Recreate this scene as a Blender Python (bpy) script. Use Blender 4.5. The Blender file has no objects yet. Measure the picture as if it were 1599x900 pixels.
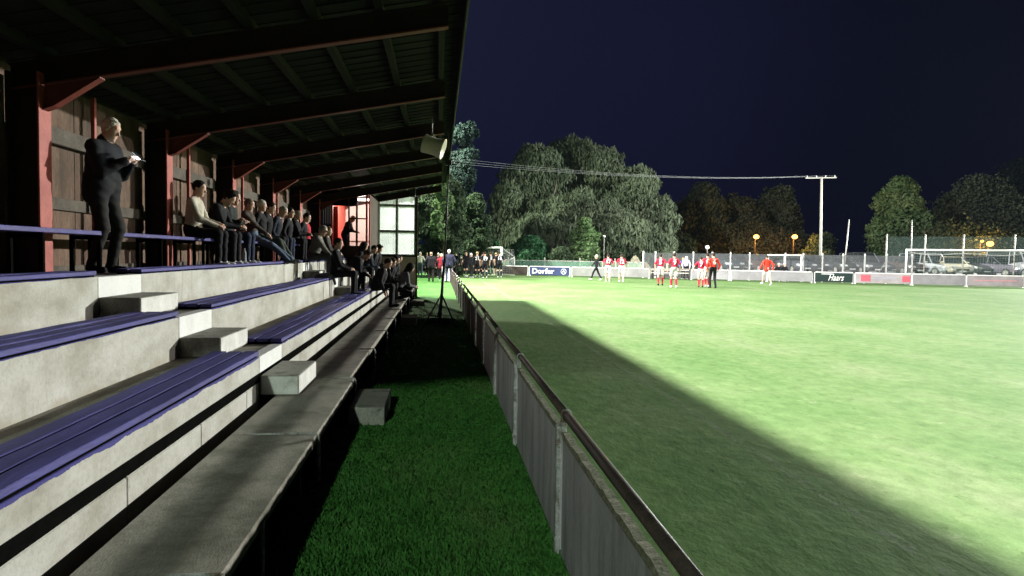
import bpy, math, random
import numpy as np
from mathutils import Vector, Matrix

random.seed(7); RNG = np.random.default_rng(7)
SC = bpy.context.scene
COL = SC.collection
R = math.radians

# ------------------------------------------------------------------ camera
CAMZ = 1.72
FPX = 1150.0
ROLL = R(0.8); YAW = R(5.70); PITCH = R(2.61)
_F = Vector((math.sin(YAW)*math.cos(PITCH), math.cos(YAW)*math.cos(PITCH), -math.sin(PITCH)))
_R0 = Vector((math.cos(YAW), -math.sin(YAW), 0))
_U0 = _R0.cross(_F)
_RI = _R0*math.cos(ROLL) + _U0*math.sin(ROLL)
_UI = _U0*math.cos(ROLL) - _R0*math.sin(ROLL)
CAMP = Vector((0, 0, CAMZ))
cam_d = bpy.data.cameras.new('camera')
cam_d.sensor_width = 36; cam_d.lens = 36*FPX/1599
cam_d.clip_start = 0.05; cam_d.clip_end = 2000
cam = bpy.data.objects.new('camera', cam_d); COL.objects.link(cam)
m = Matrix((( _RI.x, _UI.x, -_F.x, CAMP.x), (_RI.y, _UI.y, -_F.y, CAMP.y), (_RI.z, _UI.z, -_F.z, CAMP.z), (0,0,0,1)))
cam.matrix_world = m
SC.camera = cam

def ray(px, py):
    return (_F*FPX + _RI*(px-799.5) - _UI*(py-450)).normalized()
def G(px, py, z=0.0):
    d = ray(px, py); t = (z-CAMZ)/d.z; return CAMP + d*t
def AY(px, py, y):
    d = ray(px, py); return CAMP + d*(y/d.y)
def AX(px, py, x):
    d = ray(px, py); return CAMP + d*(x/d.x)

# ------------------------------------------------------------------ sky and exposure
SC.view_settings.view_transform = 'Standard'
SC.view_settings.look = 'None'
SC.view_settings.exposure = 0.0
SC.view_settings.gamma = 1.0
w = bpy.data.worlds.new('World'); SC.world = w; w.use_nodes = True
nt = w.node_tree; nt.nodes.clear()
wo = nt.nodes.new('ShaderNodeOutputWorld'); bg = nt.nodes.new('ShaderNodeBackground')
tc = nt.nodes.new('ShaderNodeTexCoord')
dp = nt.nodes.new('ShaderNodeVectorMath'); dp.operation = 'DOT_PRODUCT'
nrm = nt.nodes.new('ShaderNodeVectorMath'); nrm.operation = 'NORMALIZE'
nt.links.new(tc.outputs['Generated'], nrm.inputs[0]); nt.links.new(nrm.outputs[0], dp.inputs[0])
dv = ray(770, 80); dp.inputs[1].default_value = dv
nz = nt.nodes.new('ShaderNodeTexNoise'); nz.inputs['Scale'].default_value = 2.2; nz.inputs['Detail'].default_value = 3
nt.links.new(nrm.outputs[0], nz.inputs['Vector'])
ma = nt.nodes.new('ShaderNodeMath'); ma.operation = 'MULTIPLY_ADD'; ma.inputs[1].default_value = 0.06; ma.inputs[2].default_value = -0.03
nt.links.new(nz.outputs['Fac'], ma.inputs[0])
ad = nt.nodes.new('ShaderNodeMath'); ad.operation = 'ADD'
nt.links.new(dp.outputs['Value'], ad.inputs[0]); nt.links.new(ma.outputs[0], ad.inputs[1])
cr = nt.nodes.new('ShaderNodeValToRGB')
el = cr.color_ramp.elements
el[0].position = 0.78; el[0].color = (0.0014, 0.0018, 0.0070, 1)
el[1].position = 1.0; el[1].color = (0.0055, 0.0062, 0.024, 1)
e = el.new(0.90); e.color = (0.0020, 0.0025, 0.0095, 1)
nt.links.new(ad.outputs[0], cr.inputs[0]); nt.links.new(cr.outputs[0], bg.inputs['Color'])
bg.inputs['Strength'].default_value = 1.0
nt.links.new(bg.outputs[0], wo.inputs[0])

# ------------------------------------------------------------------ floodlights (positions of the ground's masts, plus an added one)
FLOOD = [  # location, target, energy, colour, cone deg
    ((-7.3, 9.0, 16.5), (26, 8, 0), 84000, (1.0, 0.93, 0.92), 140),   # mast behind the stand, lights the pitch over the roof
    ((-7.3, 36.0, 16.5), (40, 36, 0), 165000, (1.0, 0.93, 0.92), 130),   # added mast, unseen, evens out the light on the far pitch
    ((-7.3, 61.0, 16.5), (24, 46, 0), 105000, (0.94, 1.0, 0.80), 150),   # mast beyond the far end of the stand
    ((-7.3, -33.0, 16.5), (0, 5, 0), 44000, (0.80, 1.0, 0.86), 120),    # mast behind the photographer
    ((74.0, 30.0, 17.0), (18, 18, 0), 62000, (1.0, 0.97, 0.93), 110),    # opposite side masts
    ((74.0, 60.0, 17.0), (44, 50, 0), 600000, (0.97, 1.0, 0.93), 112),
]

# ------------------------------------------------------------------ helpers
def tag(o, label=None, cat=None, group=None, kind=None):
    if label: o['label'] = label
    if cat: o['category'] = cat
    if group: o['group'] = group
    if kind: o['kind'] = kind
    return o
def empty(name, loc=(0,0,0), rz=0.0, label=None, cat=None, group=None):
    o = bpy.data.objects.new(name, None); COL.objects.link(o)
    o.location = loc; o.rotation_euler = (0,0,rz); o.empty_display_size = 0.2
    return tag(o, label, cat, group)

class MB:
    def __init__(s): s.v = []; s.f = []; s.mi = []; s.cur = 0
    def quadbox(s, P):   # P: 8 corners, bottom 4 ccw then top 4 ccw
        b = len(s.v); s.v += [tuple(p) for p in P]
        for f in ((3,2,1,0),(4,5,6,7),(0,1,5,4),(1,2,6,5),(2,3,7,6),(3,0,4,7)):
            s.f.append([b+i for i in f]); s.mi.append(s.cur)
        return s
    def box(s, x0,x1,y0,y1,z0,z1):
        return s.quadbox([(x0,y0,z0),(x1,y0,z0),(x1,y1,z0),(x0,y1,z0),(x0,y0,z1),(x1,y0,z1),(x1,y1,z1),(x0,y1,z1)])
    def bar(s, p, q, w, h, up=(0,0,1)):
        p = Vector(p); q = Vector(q); d = (q-p).normalized(); u = Vector(up)
        sd = d.cross(u)
        if sd.length < 1e-4: sd = d.cross(Vector((1,0,0)))
        sd.normalize(); u = sd.cross(d).normalized()
        a = sd*(w/2); b = u*(h/2)
        return s.quadbox([p-a-b, q-a-b, q+a-b, p+a-b, p-a+b, q-a+b, q+a+b, p+a+b])
    def tube(s, p, q, r, n=10, r2=None, caps=True):
        p = Vector(p); q = Vector(q); d = (q-p).normalized(); r2 = r if r2 is None else r2
        a = d.orthogonal().normalized(); b = d.cross(a)
        base = len(s.v)
        for (c, rr) in ((p, r), (q, r2)):
            for i in range(n):
                t = 2*math.pi*i/n
                s.v.append(tuple(c + a*(rr*math.cos(t)) + b*(rr*math.sin(t))))
        for i in range(n):
            j = (i+1) % n
            s.f.append([base+i, base+j, base+n+j, base+n+i]); s.mi.append(s.cur)
        if caps:
            s.f.append([base+i for i in reversed(range(n))]); s.mi.append(s.cur)
            s.f.append([base+n+i for i in range(n)]); s.mi.append(s.cur)
        return s
    def path(s, pts, r, n=8):
        for a, b in zip(pts[:-1], pts[1:]): s.tube(a, b, r, n)
        return s
    def ball(s, c, r, n=12, m=8, sc=(1,1,1)):
        base = len(s.v); c = Vector(c)
        for j in range(m+1):
            ph = math.pi*j/m
            for i in range(n):
                t = 2*math.pi*i/n
                s.v.append((c.x+r*sc[0]*math.sin(ph)*math.cos(t), c.y+r*sc[1]*math.sin(ph)*math.sin(t), c.z+r*sc[2]*math.cos(ph)))
        for j in range(m):
            for i in range(n):
                k = (i+1) % n
                s.f.append([base+j*n+i, base+(j+1)*n+i, base+(j+1)*n+k, base+j*n+k]); s.mi.append(s.cur)
        return s
    def loft(s, rings, close=True, cap=True):
        base = len(s.v); n = len(rings[0])
        for r_ in rings: s.v += [tuple(p) for p in r_]
        for j in range(len(rings)-1):
            for i in range(n if close else n-1):
                k = (i+1) % n
                s.f.append([base+j*n+i, base+j*n+k, base+(j+1)*n+k, base+(j+1)*n+i]); s.mi.append(s.cur)
        if cap:
            s.f.append([base+i for i in reversed(range(n))]); s.mi.append(s.cur)
            L = base+(len(rings)-1)*n
            s.f.append([L+i for i in range(n)]); s.mi.append(s.cur)
        return s
    def face(s, pts):
        base = len(s.v); s.v += [tuple(p) for p in pts]; s.f.append(list(range(base, base+len(pts)))); s.mi.append(s.cur); return s
    def build(s, name, mat, parent=None, smooth=False, bevel=0.0, segs=1):
        me = bpy.data.meshes.new(name); me.from_pydata(s.v, [], s.f); me.validate()
        mats = mat if isinstance(mat, (list, tuple)) else [mat]
        for mm in mats: me.materials.append(mm)
        if len(mats) > 1 and len(me.polygons) == len(s.mi): me.polygons.foreach_set('material_index', s.mi)
        if smooth: me.polygons.foreach_set('use_smooth', [True]*len(me.polygons))
        me.update()
        o = bpy.data.objects.new(name, me); COL.objects.link(o)
        if parent: o.parent = parent
        if bevel > 0:
            b = o.modifiers.new('bevel', 'BEVEL'); b.width = bevel; b.segments = segs; b.limit_method = 'ANGLE'; b.angle_limit = R(40)
        return o

def copy_tree(o, parent=None):
    c = o.copy(); COL.objects.link(c)
    if parent: c.parent = parent
    for ch in list(o.children): copy_tree(ch, c)
    return c

# ------------------------------------------------------------------ materials
def nodes(mt):
    mt.use_nodes = True; t = mt.node_tree; t.nodes.clear(); return t
def ramp_node(t, stops):
    c = t.nodes.new('ShaderNodeValToRGB'); e = c.color_ramp.elements
    e[0].position = stops[0][0]; e[0].color = (*stops[0][1], 1)
    e[1].position = stops[-1][0]; e[1].color = (*stops[-1][1], 1)
    for p, col in stops[1:-1]:
        k = e.new(p); k.color = (*col, 1)
    return c
def noise(t, vec, scale, detail=4, rough=0.55, stretch=None):
    if stretch:
        mp = t.nodes.new('ShaderNodeMapping'); mp.inputs['Scale'].default_value = stretch
        t.links.new(vec, mp.inputs['Vector']); vec = mp.outputs[0]
    n = t.nodes.new('ShaderNodeTexNoise'); n.inputs['Scale'].default_value = scale
    n.inputs['Detail'].default_value = detail; n.inputs['Roughness'].default_value = rough
    t.links.new(vec, n.inputs['Vector']); return n
def mix(t, fac, a, b, mode='MIX'):
    mx = t.nodes.new('ShaderNodeMix'); mx.data_type = 'RGBA'; mx.blend_type = mode
    for sock, v in ((mx.inputs[0], fac), (mx.inputs[6], a), (mx.inputs[7], b)):
        if hasattr(v, 'is_linked') or hasattr(v, 'links'): t.links.new(v, sock)
        elif isinstance(v, (int, float)): sock.default_value = v
        else: sock.default_value = (*v, 1)
    return mx.outputs[2]
def surf(name, c1, c2, scale=4, rough=0.85, stretch=None, fine=40, finev=0.25, bump=0.3, dist=0.01, spec=0.3, metal=0.0,
         lo=0.35, hi=0.65, stain=None, stain_scale=1.2, stain_lo=0.55, stain_hi=0.7, stain_stretch=None):
    mt = bpy.data.materials.new(name); t = nodes(mt)
    out = t.nodes.new('ShaderNodeOutputMaterial'); p = t.nodes.new('ShaderNodeBsdfPrincipled')
    t.links.new(p.outputs[0], out.inputs[0])
    g = t.nodes.new('ShaderNodeNewGeometry').outputs['Position']
    n1 = noise(t, g, scale, 5, 0.6, stretch)
    r1 = ramp_node(t, [(lo, c1), (hi, c2)]); t.links.new(n1.outputs['Fac'], r1.inputs[0])
    col = r1.outputs[0]
    n2 = noise(t, g, fine, 3, 0.6, stretch)
    v = t.nodes.new('ShaderNodeMapRange'); v.inputs[1].default_value = 0.3; v.inputs[2].default_value = 0.7
    v.inputs[3].default_value = 1-finev; v.inputs[4].default_value = 1+finev
    t.links.new(n2.outputs['Fac'], v.inputs[0])
    vm = t.nodes.new('ShaderNodeVectorMath'); vm.operation = 'SCALE'
    t.links.new(col, vm.inputs[0]); t.links.new(v.outputs[0], vm.inputs['Scale']); col = vm.outputs[0]
    if stain:
        n3 = noise(t, g, stain_scale, 6, 0.7, stain_stretch)
        r3 = ramp_node(t, [(stain_lo, (0,0,0)), (stain_hi, (1,1,1))]); t.links.new(n3.outputs['Fac'], r3.inputs[0])
        col = mix(t, r3.outputs[0], col, stain)
    t.links.new(col, p.inputs['Base Color'])
    p.inputs['Roughness'].default_value = rough; p.inputs['Metallic'].default_value = metal
    p.inputs['Specular IOR Level'].default_value = spec
    if bump:
        b = t.nodes.new('ShaderNodeBump'); b.inputs['Strength'].default_value = bump; b.inputs['Distance'].default_value = dist
        t.links.new(n2.outputs['Fac'], b.inputs['Height']); t.links.new(b.outputs[0], p.inputs['Normal'])
    mt['out'] = 1
    return mt
def plain(name, c, rough=0.6, metal=0.0, spec=0.4, var=0.15, scale=12):
    d = tuple(x*(1-var) for x in c); u = tuple(x*(1+var) for x in c)
    return surf(name, d, u, scale=scale, rough=rough, metal=metal, spec=spec, bump=0.1, fine=60, finev=var)
def emit(name, c, s):
    mt = bpy.data.materials.new(name); t = nodes(mt)
    out = t.nodes.new('ShaderNodeOutputMaterial'); e_ = t.nodes.new('ShaderNodeEmission')
    e_.inputs[0].default_value = (*c, 1); e_.inputs[1].default_value = s; t.links.new(e_.outputs[0], out.inputs[0]); return mt
def veil(name, c, alpha, rough=0.7, cell=None, translucent=False):
    """mesh / net / dirty glass: partly open surface"""
    mt = bpy.data.materials.new(name); t = nodes(mt)
    out = t.nodes.new('ShaderNodeOutputMaterial'); mx = t.nodes.new('ShaderNodeMixShader')
    tr = t.nodes.new('ShaderNodeBsdfTransparent'); d = t.nodes.new('ShaderNodeBsdfDiffuse'); d.inputs[0].default_value = (*c, 1)
    sh = d.outputs[0]
    if translucent:
        tl = t.nodes.new('ShaderNodeBsdfTranslucent'); tl.inputs[0].default_value = (*c, 1)
        m2 = t.nodes.new('ShaderNodeMixShader'); m2.inputs[0].default_value = 0.6
        t.links.new(d.outputs[0], m2.inputs[1]); t.links.new(tl.outputs[0], m2.inputs[2]); sh = m2.outputs[0]
    g = t.nodes.new('ShaderNodeNewGeometry').outputs['Position']
    n = noise(t, g, 1.5, 4)
    mr = t.nodes.new('ShaderNodeMapRange'); mr.inputs[1].default_value = .3; mr.inputs[2].default_value = .7
    mr.inputs[3].default_value = alpha*0.7; mr.inputs[4].default_value = min(1, alpha*1.3)
    t.links.new(n.outputs['Fac'], mr.inputs[0]); t.links.new(mr.outputs[0], mx.inputs[0])
    t.links.new(tr.outputs[0], mx.inputs[1]); t.links.new(sh, mx.inputs[2]); t.links.new(mx.outputs[0], out.inputs[0])
    return mt

M = {}
M['concrete'] = surf('weathered_concrete', (.13,.125,.105), (.25,.24,.20), 1.6, .9, fine=45, finev=.22, bump=.35, stain=(.075,.072,.06), stain_scale=.9, stain_lo=.5, stain_hi=.72)
M['tread'] = surf('tread_concrete', (.15,.135,.11), (.27,.25,.21), 1.3, .9, stretch=(2.2,.6,1), fine=50, finev=.25, bump=.35, stain=(.07,.068,.045), stain_scale=1.6, stain_lo=.48, stain_hi=.7)
M['block'] = surf('step_concrete', (.16,.155,.13), (.30,.29,.25), 3, .9, fine=60, finev=.25, bump=.4, stain=(.09,.085,.07), stain_scale=3, stain_lo=.5, stain_hi=.66)
M['blockwhite'] = surf('step_white_paint', (.42,.42,.39), (.56,.55,.52), 4, .7, fine=45, finev=.08, bump=.3, stain=(.30,.28,.24), stain_scale=5, stain_lo=.58, stain_hi=.7)
M['dark'] = plain('dark_parts_and_shade', (.004,.004,.0036), 1.0, spec=0.0)  # near-black for dark parts, also paints shade into groove and plank gaps
M['soil'] = surf('brown_dirt', (.03,.024,.016), (.07,.055,.035), 6, .95, fine=60, finev=.4, bump=.6)
M['red'] = surf('red_steel', (.22,.042,.032), (.32,.078,.06), 5, .55, fine=50, finev=.15, bump=.15, stain=(.10,.03,.02), stain_scale=3, stain_lo=.6, stain_hi=.72)
M['rafter'] = surf('dark_red_steel', (.10,.022,.015), (.17,.04,.026), 3, .6, fine=50, finev=.2, bump=.15)
M['webshade'] = surf('shade_dark_steel', (.009,.005,.004), (.020,.008,.006), 3, .7, fine=40, finev=.2)  # column and rafter webs: their shade is put into this near-black colour
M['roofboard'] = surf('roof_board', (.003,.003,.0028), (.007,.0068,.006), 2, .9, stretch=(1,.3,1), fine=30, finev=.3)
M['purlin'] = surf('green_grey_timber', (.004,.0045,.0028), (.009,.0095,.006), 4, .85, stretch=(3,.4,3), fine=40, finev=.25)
M['panel'] = surf('brown_wall_panel', (.075,.043,.029), (.135,.085,.058), 2.2, .9, stretch=(1,1.4,.5), fine=30, finev=.3, bump=.3, stain=(.04,.028,.02), stain_scale=1.3, stain_lo=.5, stain_hi=.7, stain_stretch=(1,1.5,.4))
M['wallrail'] = surf('grey_wall_rail', (.045,.036,.028), (.085,.07,.055), 3, .85, fine=30, finev=.2)
M['bluesteel'] = surf('blue_purple_paint', (.028,.024,.11), (.045,.038,.17), 6, .5, fine=50, finev=.15, bump=.15)
def bench_mat():
    mt = surf('worn_blue_plank', (.026,.024,.115), (.050,.046,.185), 2.5, .6, stretch=(3,.35,3), fine=30, finev=.22, bump=.3,
              stain=(.20,.20,.30), stain_scale=7, stain_lo=.66, stain_hi=.78, stain_stretch=(2.5,.6,2)); return mt
M['plank'] = bench_mat()
def white_wall(name, ztop, drip=0.03):
    """white painted concrete, blue paint run over the top edge, grime low down in patches"""
    mt = bpy.data.materials.new(name); t = nodes(mt)
    out = t.nodes.new('ShaderNodeOutputMaterial'); p = t.nodes.new('ShaderNodeBsdfPrincipled'); t.links.new(p.outputs[0], out.inputs[0])
    g = t.nodes.new('ShaderNodeNewGeometry').outputs['Position']
    n1 = noise(t, g, 1.8, 6, .62, (1,.8,1.6)); r1 = ramp_node(t, [(.32,(.25,.235,.195)),(.5,(.35,.34,.30)),(.68,(.43,.42,.39))]); t.links.new(n1.outputs['Fac'], r1.inputs[0])
    n2 = noise(t, g, 40, 4, .65); r2 = ramp_node(t, [(.2,(.80,.80,.78)),(.55,(1.03,1.03,1.03))]); t.links.new(n2.outputs['Fac'], r2.inputs[0])
    c = mix(t, 1.0, r1.outputs[0], r2.outputs[0], 'MULTIPLY')
    # vertical runs of dirt
    n3 = noise(t, g, 3.0, 5, .6, (1,3.0,.35)); r3 = ramp_node(t, [(.55,(0,0,0)),(.78,(.75,.75,.75))]); t.links.new(n3.outputs['Fac'], r3.inputs[0])
    c = mix(t, r3.outputs[0], c, (.27,.25,.20))
    # chips
    n5 = noise(t, g, 16, 5, .7); r5 = ramp_node(t, [(.66,(0,0,0)),(.72,(1,1,1))]); t.links.new(n5.outputs['Fac'], r5.inputs[0])
    c = mix(t, r5.outputs[0], c, (.24,.22,.18))
    sx = t.nodes.new('ShaderNodeSeparateXYZ'); t.links.new(g, sx.inputs[0])
    # brown splash band at foot with ragged edge
    n6 = noise(t, g, 2.5, 5, .7, (1,1,.6))
    foot = t.nodes.new('ShaderNodeMath'); foot.operation = 'MULTIPLY_ADD'; foot.inputs[1].default_value = .35; foot.inputs[2].default_value = ztop-.37-.13
    t.links.new(n6.outputs['Fac'], foot.inputs[0])
    df = t.nodes.new('ShaderNodeMath'); df.operation = 'SUBTRACT'; t.links.new(foot.outputs[0], df.inputs[0]); t.links.new(sx.outputs['Z'], df.inputs[1])
    mf = t.nodes.new('ShaderNodeMapRange'); mf.inputs[1].default_value = 0; mf.inputs[2].default_value = .07; mf.inputs[3].default_value=0; mf.inputs[4].default_value=.6
    t.links.new(df.outputs[0], mf.inputs[0])
    c = mix(t, mf.outputs[0], c, (.26,.22,.165))
    # blue paint drips
    if drip > 0:
        n4 = noise(t, g, 1.5, 9, .68, (1,1,.2))
        a = t.nodes.new('ShaderNodeMath'); a.operation = 'MULTIPLY_ADD'; a.inputs[1].default_value = -drip*5; a.inputs[2].default_value = ztop + drip*1.7
        t.links.new(n4.outputs['Fac'], a.inputs[0])
        gt = t.nodes.new('ShaderNodeMath'); gt.operation = 'GREATER_THAN'; t.links.new(sx.outputs['Z'], gt.inputs[0]); t.links.new(a.outputs[0], gt.inputs[1])
        c = mix(t, gt.outputs[0], c, (.040,.036,.16))
    t.links.new(c, p.inputs['Base Color']); p.inputs['Roughness'].default_value = .8; p.inputs['Specular IOR Level'].default_value = .25
    b = t.nodes.new('ShaderNodeBump'); b.inputs['Strength'].default_value = .35; b.inputs['Distance'].default_value = .008
    t.links.new(n2.outputs['Fac'], b.inputs['Height']); t.links.new(b.outputs[0], p.inputs['Normal'])
    return mt
M['barrierpanel'] = surf('stained_barrier_panel', (.26,.255,.26), (.42,.41,.43), 1.6, .85, stretch=(1,1,.6), fine=50, finev=.10, bump=.2, stain=(.10,.095,.075), stain_scale=2.6, stain_lo=.48, stain_hi=.75, stain_stretch=(1,2.0,.22))
M['moss'] = surf('mossy_edge', (.10,.105,.06), (.20,.19,.14), 20, .95, fine=80, finev=.35, bump=.6, dist=.01)
M['brownboard'] = surf('dark_brown_board', (.030,.022,.016), (.06,.045,.032), 4, .85, fine=30, finev=.3)
M['pipe'] = surf('dark_brown_pipe', (.022,.016,.013), (.048,.034,.027), 14, .5, fine=70, finev=.3, bump=.4, stain=(.12,.09,.07), stain_scale=30, stain_lo=.66, stain_hi=.72)
M['galv'] = surf('pale_steel_post', (.20,.20,.19), (.40,.40,.38), 12, .5, fine=60, finev=.25, bump=.4, metal=.2, stain=(.09,.06,.035), stain_scale=9, stain_lo=.52, stain_hi=.64)
M['whitepaint'] = plain('white_paint', (.70,.71,.70), .5, var=.06)
M['black'] = plain('black_plastic', (.012,.012,.013), .5)
M['horn'] = plain('cream_plastic', (.50,.49,.36), .5, var=.08)
M['net'] = veil('net_cord', (.55,.56,.56), .16)
M['mesh'] = veil('wire_mesh', (.15,.165,.17), .22)
M['tallnet'] = veil('ball_net', (.08,.12,.11), .16)
M['glass'] = veil('misted_glass', (.55,.60,.58), .38, translucent=True)
M['brownwall'] = surf('brown_plaster', (.38,.30,.25), (.48,.39,.33), 2, .85, fine=30, finev=.12)
M['bark'] = surf('bark', (.05,.042,.03), (.12,.10,.075), 4, .9, stretch=(2,2,.4), fine=20, finev=.3, bump=.6)
M['asphalt'] = surf('asphalt', (.035,.036,.037), (.06,.06,.06), 3, .9, fine=60, finev=.3)
M['sand'] = surf('sandy_soil', (.16,.145,.11), (.28,.25,.19), 1.5, .95, fine=10, finev=.3, bump=.5, dist=.05)

def grass_mat(name, a, b, c, dry=0.4, short=False):
    mt = bpy.data.materials.new(name); t = nodes(mt)
    out = t.nodes.new('ShaderNodeOutputMaterial'); p = t.nodes.new('ShaderNodeBsdfPrincipled'); t.links.new(p.outputs[0], out.inputs[0])
    g = t.nodes.new('ShaderNodeNewGeometry').outputs['Position']
    n1 = noise(t, g, .55, 5, .65, (1.0,.55,1)); r1 = ramp_node(t, [(.32,a),(.52,b),(.72,c)]); t.links.new(n1.outputs['Fac'], r1.inputs[0])
    n2 = noise(t, g, 4.5, 6, .7, (1.3,.8,1)); r2 = ramp_node(t, [(.3,(.72,.75,.70)),(.7,(1.25,1.2,1.25))]); t.links.new(n2.outputs['Fac'], r2.inputs[0])
    col = mix(t, 1.0, r1.outputs[0], r2.outputs[0], 'MULTIPLY')
    n3 = noise(t, g, 2.3, 8, .75); r3 = ramp_node(t, [(.60,(0,0,0)),(.74,(dry,dry,dry))]); t.links.new(n3.outputs['Fac'], r3.inputs[0])
    col = mix(t, r3.outputs[0], col, (.26,.28,.19))
    n4 = noise(t, g, 60, 5, .75); r4 = ramp_node(t, [(.25,(.78,.78,.78)),(.75,(1.18,1.18,1.18))]); t.links.new(n4.outputs['Fac'], r4.inputs[0])
    col = mix(t, 1.0, col, r4.outputs[0], 'MULTIPLY')
    t.links.new(col, p.inputs['Base Color']); p.inputs['Roughness'].default_value = .85; p.inputs['Specular IOR Level'].default_value = .03
    am = t.nodes.new('ShaderNodeMath'); am.operation = 'ADD'; t.links.new(n2.outputs['Fac'], am.inputs[0]); t.links.new(n4.outputs['Fac'], am.inputs[1])
    if short:      # worn spots and pale clippings
        n7 = noise(t, g, 6.5, 7, .78, (1.2,.8,1)); r7 = ramp_node(t, [(.30,(.45,.50,.40)),(.42,(1,1,1)),(.62,(1,1,1)),(.72,(1.5,1.4,1.7))]); t.links.new(n7.outputs['Fac'], r7.inputs[0])
        col = mix(t, 1.0, col, r7.outputs[0], 'MULTIPLY'); t.links.new(col, p.inputs['Base Color'])
        am.inputs[1].default_value = 0
    b_ = t.nodes.new('ShaderNodeBump'); b_.inputs['Strength'].default_value = .6; b_.inputs['Distance'].default_value = .03
    t.links.new(n2.outputs['Fac'], b_.inputs['Height']); t.links.new(b_.outputs[0], p.inputs['Normal'])
    return mt
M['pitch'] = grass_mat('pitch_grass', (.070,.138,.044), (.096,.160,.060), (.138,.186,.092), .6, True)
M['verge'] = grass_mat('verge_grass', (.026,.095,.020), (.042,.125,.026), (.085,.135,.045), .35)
M['field'] = grass_mat('rough_grass', (.04,.075,.025), (.06,.10,.04), (.09,.12,.06), .3)

# ------------------------------------------------------------------ ground
X_BAR = 0.74
def flat(name, pts, mt, z, kind='structure'):
    mb = MB(); mb.face([(p[0], p[1], z) for p in pts]); o = mb.build(name, mt); tag(o, kind=kind); return o
flat('ground', [(-250,-120),(350,-120),(350,500),(-250,500)], M['field'], -0.03)
F0 = G(722, 428.5); F1 = G(1599, 450.5)
def onfence(px, off=0.0):
    """point on the end-of-pitch line under picture column px; off metres behind it"""
    n = Vector((-(F1-F0).y, (F1-F0).x, 0)).normalized()
    if n.y < 0: n = -n
    a = F0 + n*off
    d = ray(px, 420); d = Vector((d.x, d.y, 0)); u = (F1-F0).normalized()
    # solve CAM + d t = a + u s
    det = d.x*(-u.y) + u.x*d.y
    t = (a.x*(-u.y) + u.x*a.y)/det
    return Vector((d.x*t, d.y*t, 0))
fdir = (F1-F0).normalized()
E1 = F1 + fdir*30
Q0 = F0 - fdir*22
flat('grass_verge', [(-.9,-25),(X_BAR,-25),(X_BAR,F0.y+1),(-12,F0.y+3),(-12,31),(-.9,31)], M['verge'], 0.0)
flat('pitch', [(X_BAR,-25),(E1.x,-25),(E1.x,E1.y),(F0.x,F0.y),(X_BAR,F0.y+1)], M['pitch'], 0.004)
# faded chalk lines
def chalk_mat():
    mt = bpy.data.materials.new('chalk'); t = nodes(mt); out = t.nodes.new('ShaderNodeOutputMaterial')
    mx = t.nodes.new('ShaderNodeMixShader'); tr = t.nodes.new('ShaderNodeBsdfTransparent'); d = t.nodes.new('ShaderNodeBsdfDiffuse'); d.inputs[0].default_value=(.42,.45,.38,1)
    g = t.nodes.new('ShaderNodeNewGeometry').outputs['Position']; n = noise(t, g, 9, 7, .8); r = ramp_node(t, [(.46,(0,0,0)),(.64,(.38,.38,.38))])
    t.links.new(n.outputs['Fac'], r.inputs[0]); t.links.new(r.outputs[0], mx.inputs[0]); t.links.new(tr.outputs[0], mx.inputs[1]); t.links.new(d.outputs[0], mx.inputs[2]); t.links.new(mx.outputs[0], out.inputs[0]); return mt
M['chalk'] = chalk_mat()
XT = 2.80
flat('pitch_touchline', [(XT-.05,-20),(XT+.05,-20),(XT+.05,F0.y-3),(XT-.05,F0.y-3)], M['chalk'], 0.009)
gl0 = G(1427,444.5); gl1 = G(1595,449)

# car park and path beyond the end line
a = onfence(1015, 3.5); b = onfence(1700, 3.5); nn = Vector((-fdir.y, fdir.x, 0))
if nn.y < 0: nn = -nn
a = onfence(1015, 4.6); b = onfence(1700, 4.6)
cp = MB(); cp.quadbox([a+Vector((0,0,-.05)), b+Vector((0,0,-.05)), b+nn*26+Vector((0,0,-.05)), a+nn*26+Vector((0,0,-.05)), a+nn*1.2+Vector((0,0,.55)), b+nn*1.2+Vector((0,0,.55)), b+nn*26+Vector((0,0,.55)), a+nn*26+Vector((0,0,.55))])
tag(cp.build('car_park', M['asphalt']), kind='structure')

# blades of grass near the camera
def blades(name, n, xr, yr, mt, z, hmin, hmax, power=1.0):
    u = RNG.random(n)
    y = yr[0]*(yr[1]/yr[0])**(u**power)
    x = xr[0]+(xr[1]-xr[0])*RNG.random(n)*np.minimum(1, .25+y/12) if xr[1] > 5 else RNG.uniform(xr[0], xr[1], n)
    d = np.hypot(x, y)
    keep = RNG.random(n) > (d/yr[1])**1.6; x, y, d = x[keep], y[keep], d[keep]; n = len(x)
    hgt = RNG.uniform(hmin, hmax, n)*(1-.5*d/yr[1]); wd = 0.0045*(1+d/5)
    ang = RNG.uniform(0, 2*np.pi, n); ln = RNG.normal(0, .45, n)*hgt; la = RNG.uniform(0, 2*np.pi, n)
    P = np.zeros((n,3,3))
    P[:,0] = np.stack([x-np.cos(ang)*wd, y-np.sin(ang)*wd, np.full(n,z)],1)
    P[:,1] = np.stack([x+np.cos(ang)*wd, y+np.sin(ang)*wd, np.full(n,z)],1)
    P[:,2] = np.stack([x+np.cos(la)*ln, y+np.sin(la)*ln, z+hgt],1)
    me = bpy.data.meshes.new(name); me.vertices.add(3*n); me.vertices.foreach_set('co', P.ravel())
    me.loops.add(3*n); me.loops.foreach_set('vertex_index', np.arange(3*n)); me.polygons.add(n)
    me.polygons.foreach_set('loop_start', np.arange(0,3*n,3)); me.update(calc_edges=True); me.materials.append(mt)
    o = bpy.data.objects.new(name, me); COL.objects.link(o); tag(o, kind='stuff'); return o
o = blades('grass', 70000, (-.88,X_BAR-.03), (2.6,22), M['verge'], 0.0, .010, .036, .9); tag(o, 'short dark green grass on the strip between stand and barrier', 'grass')

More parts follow.
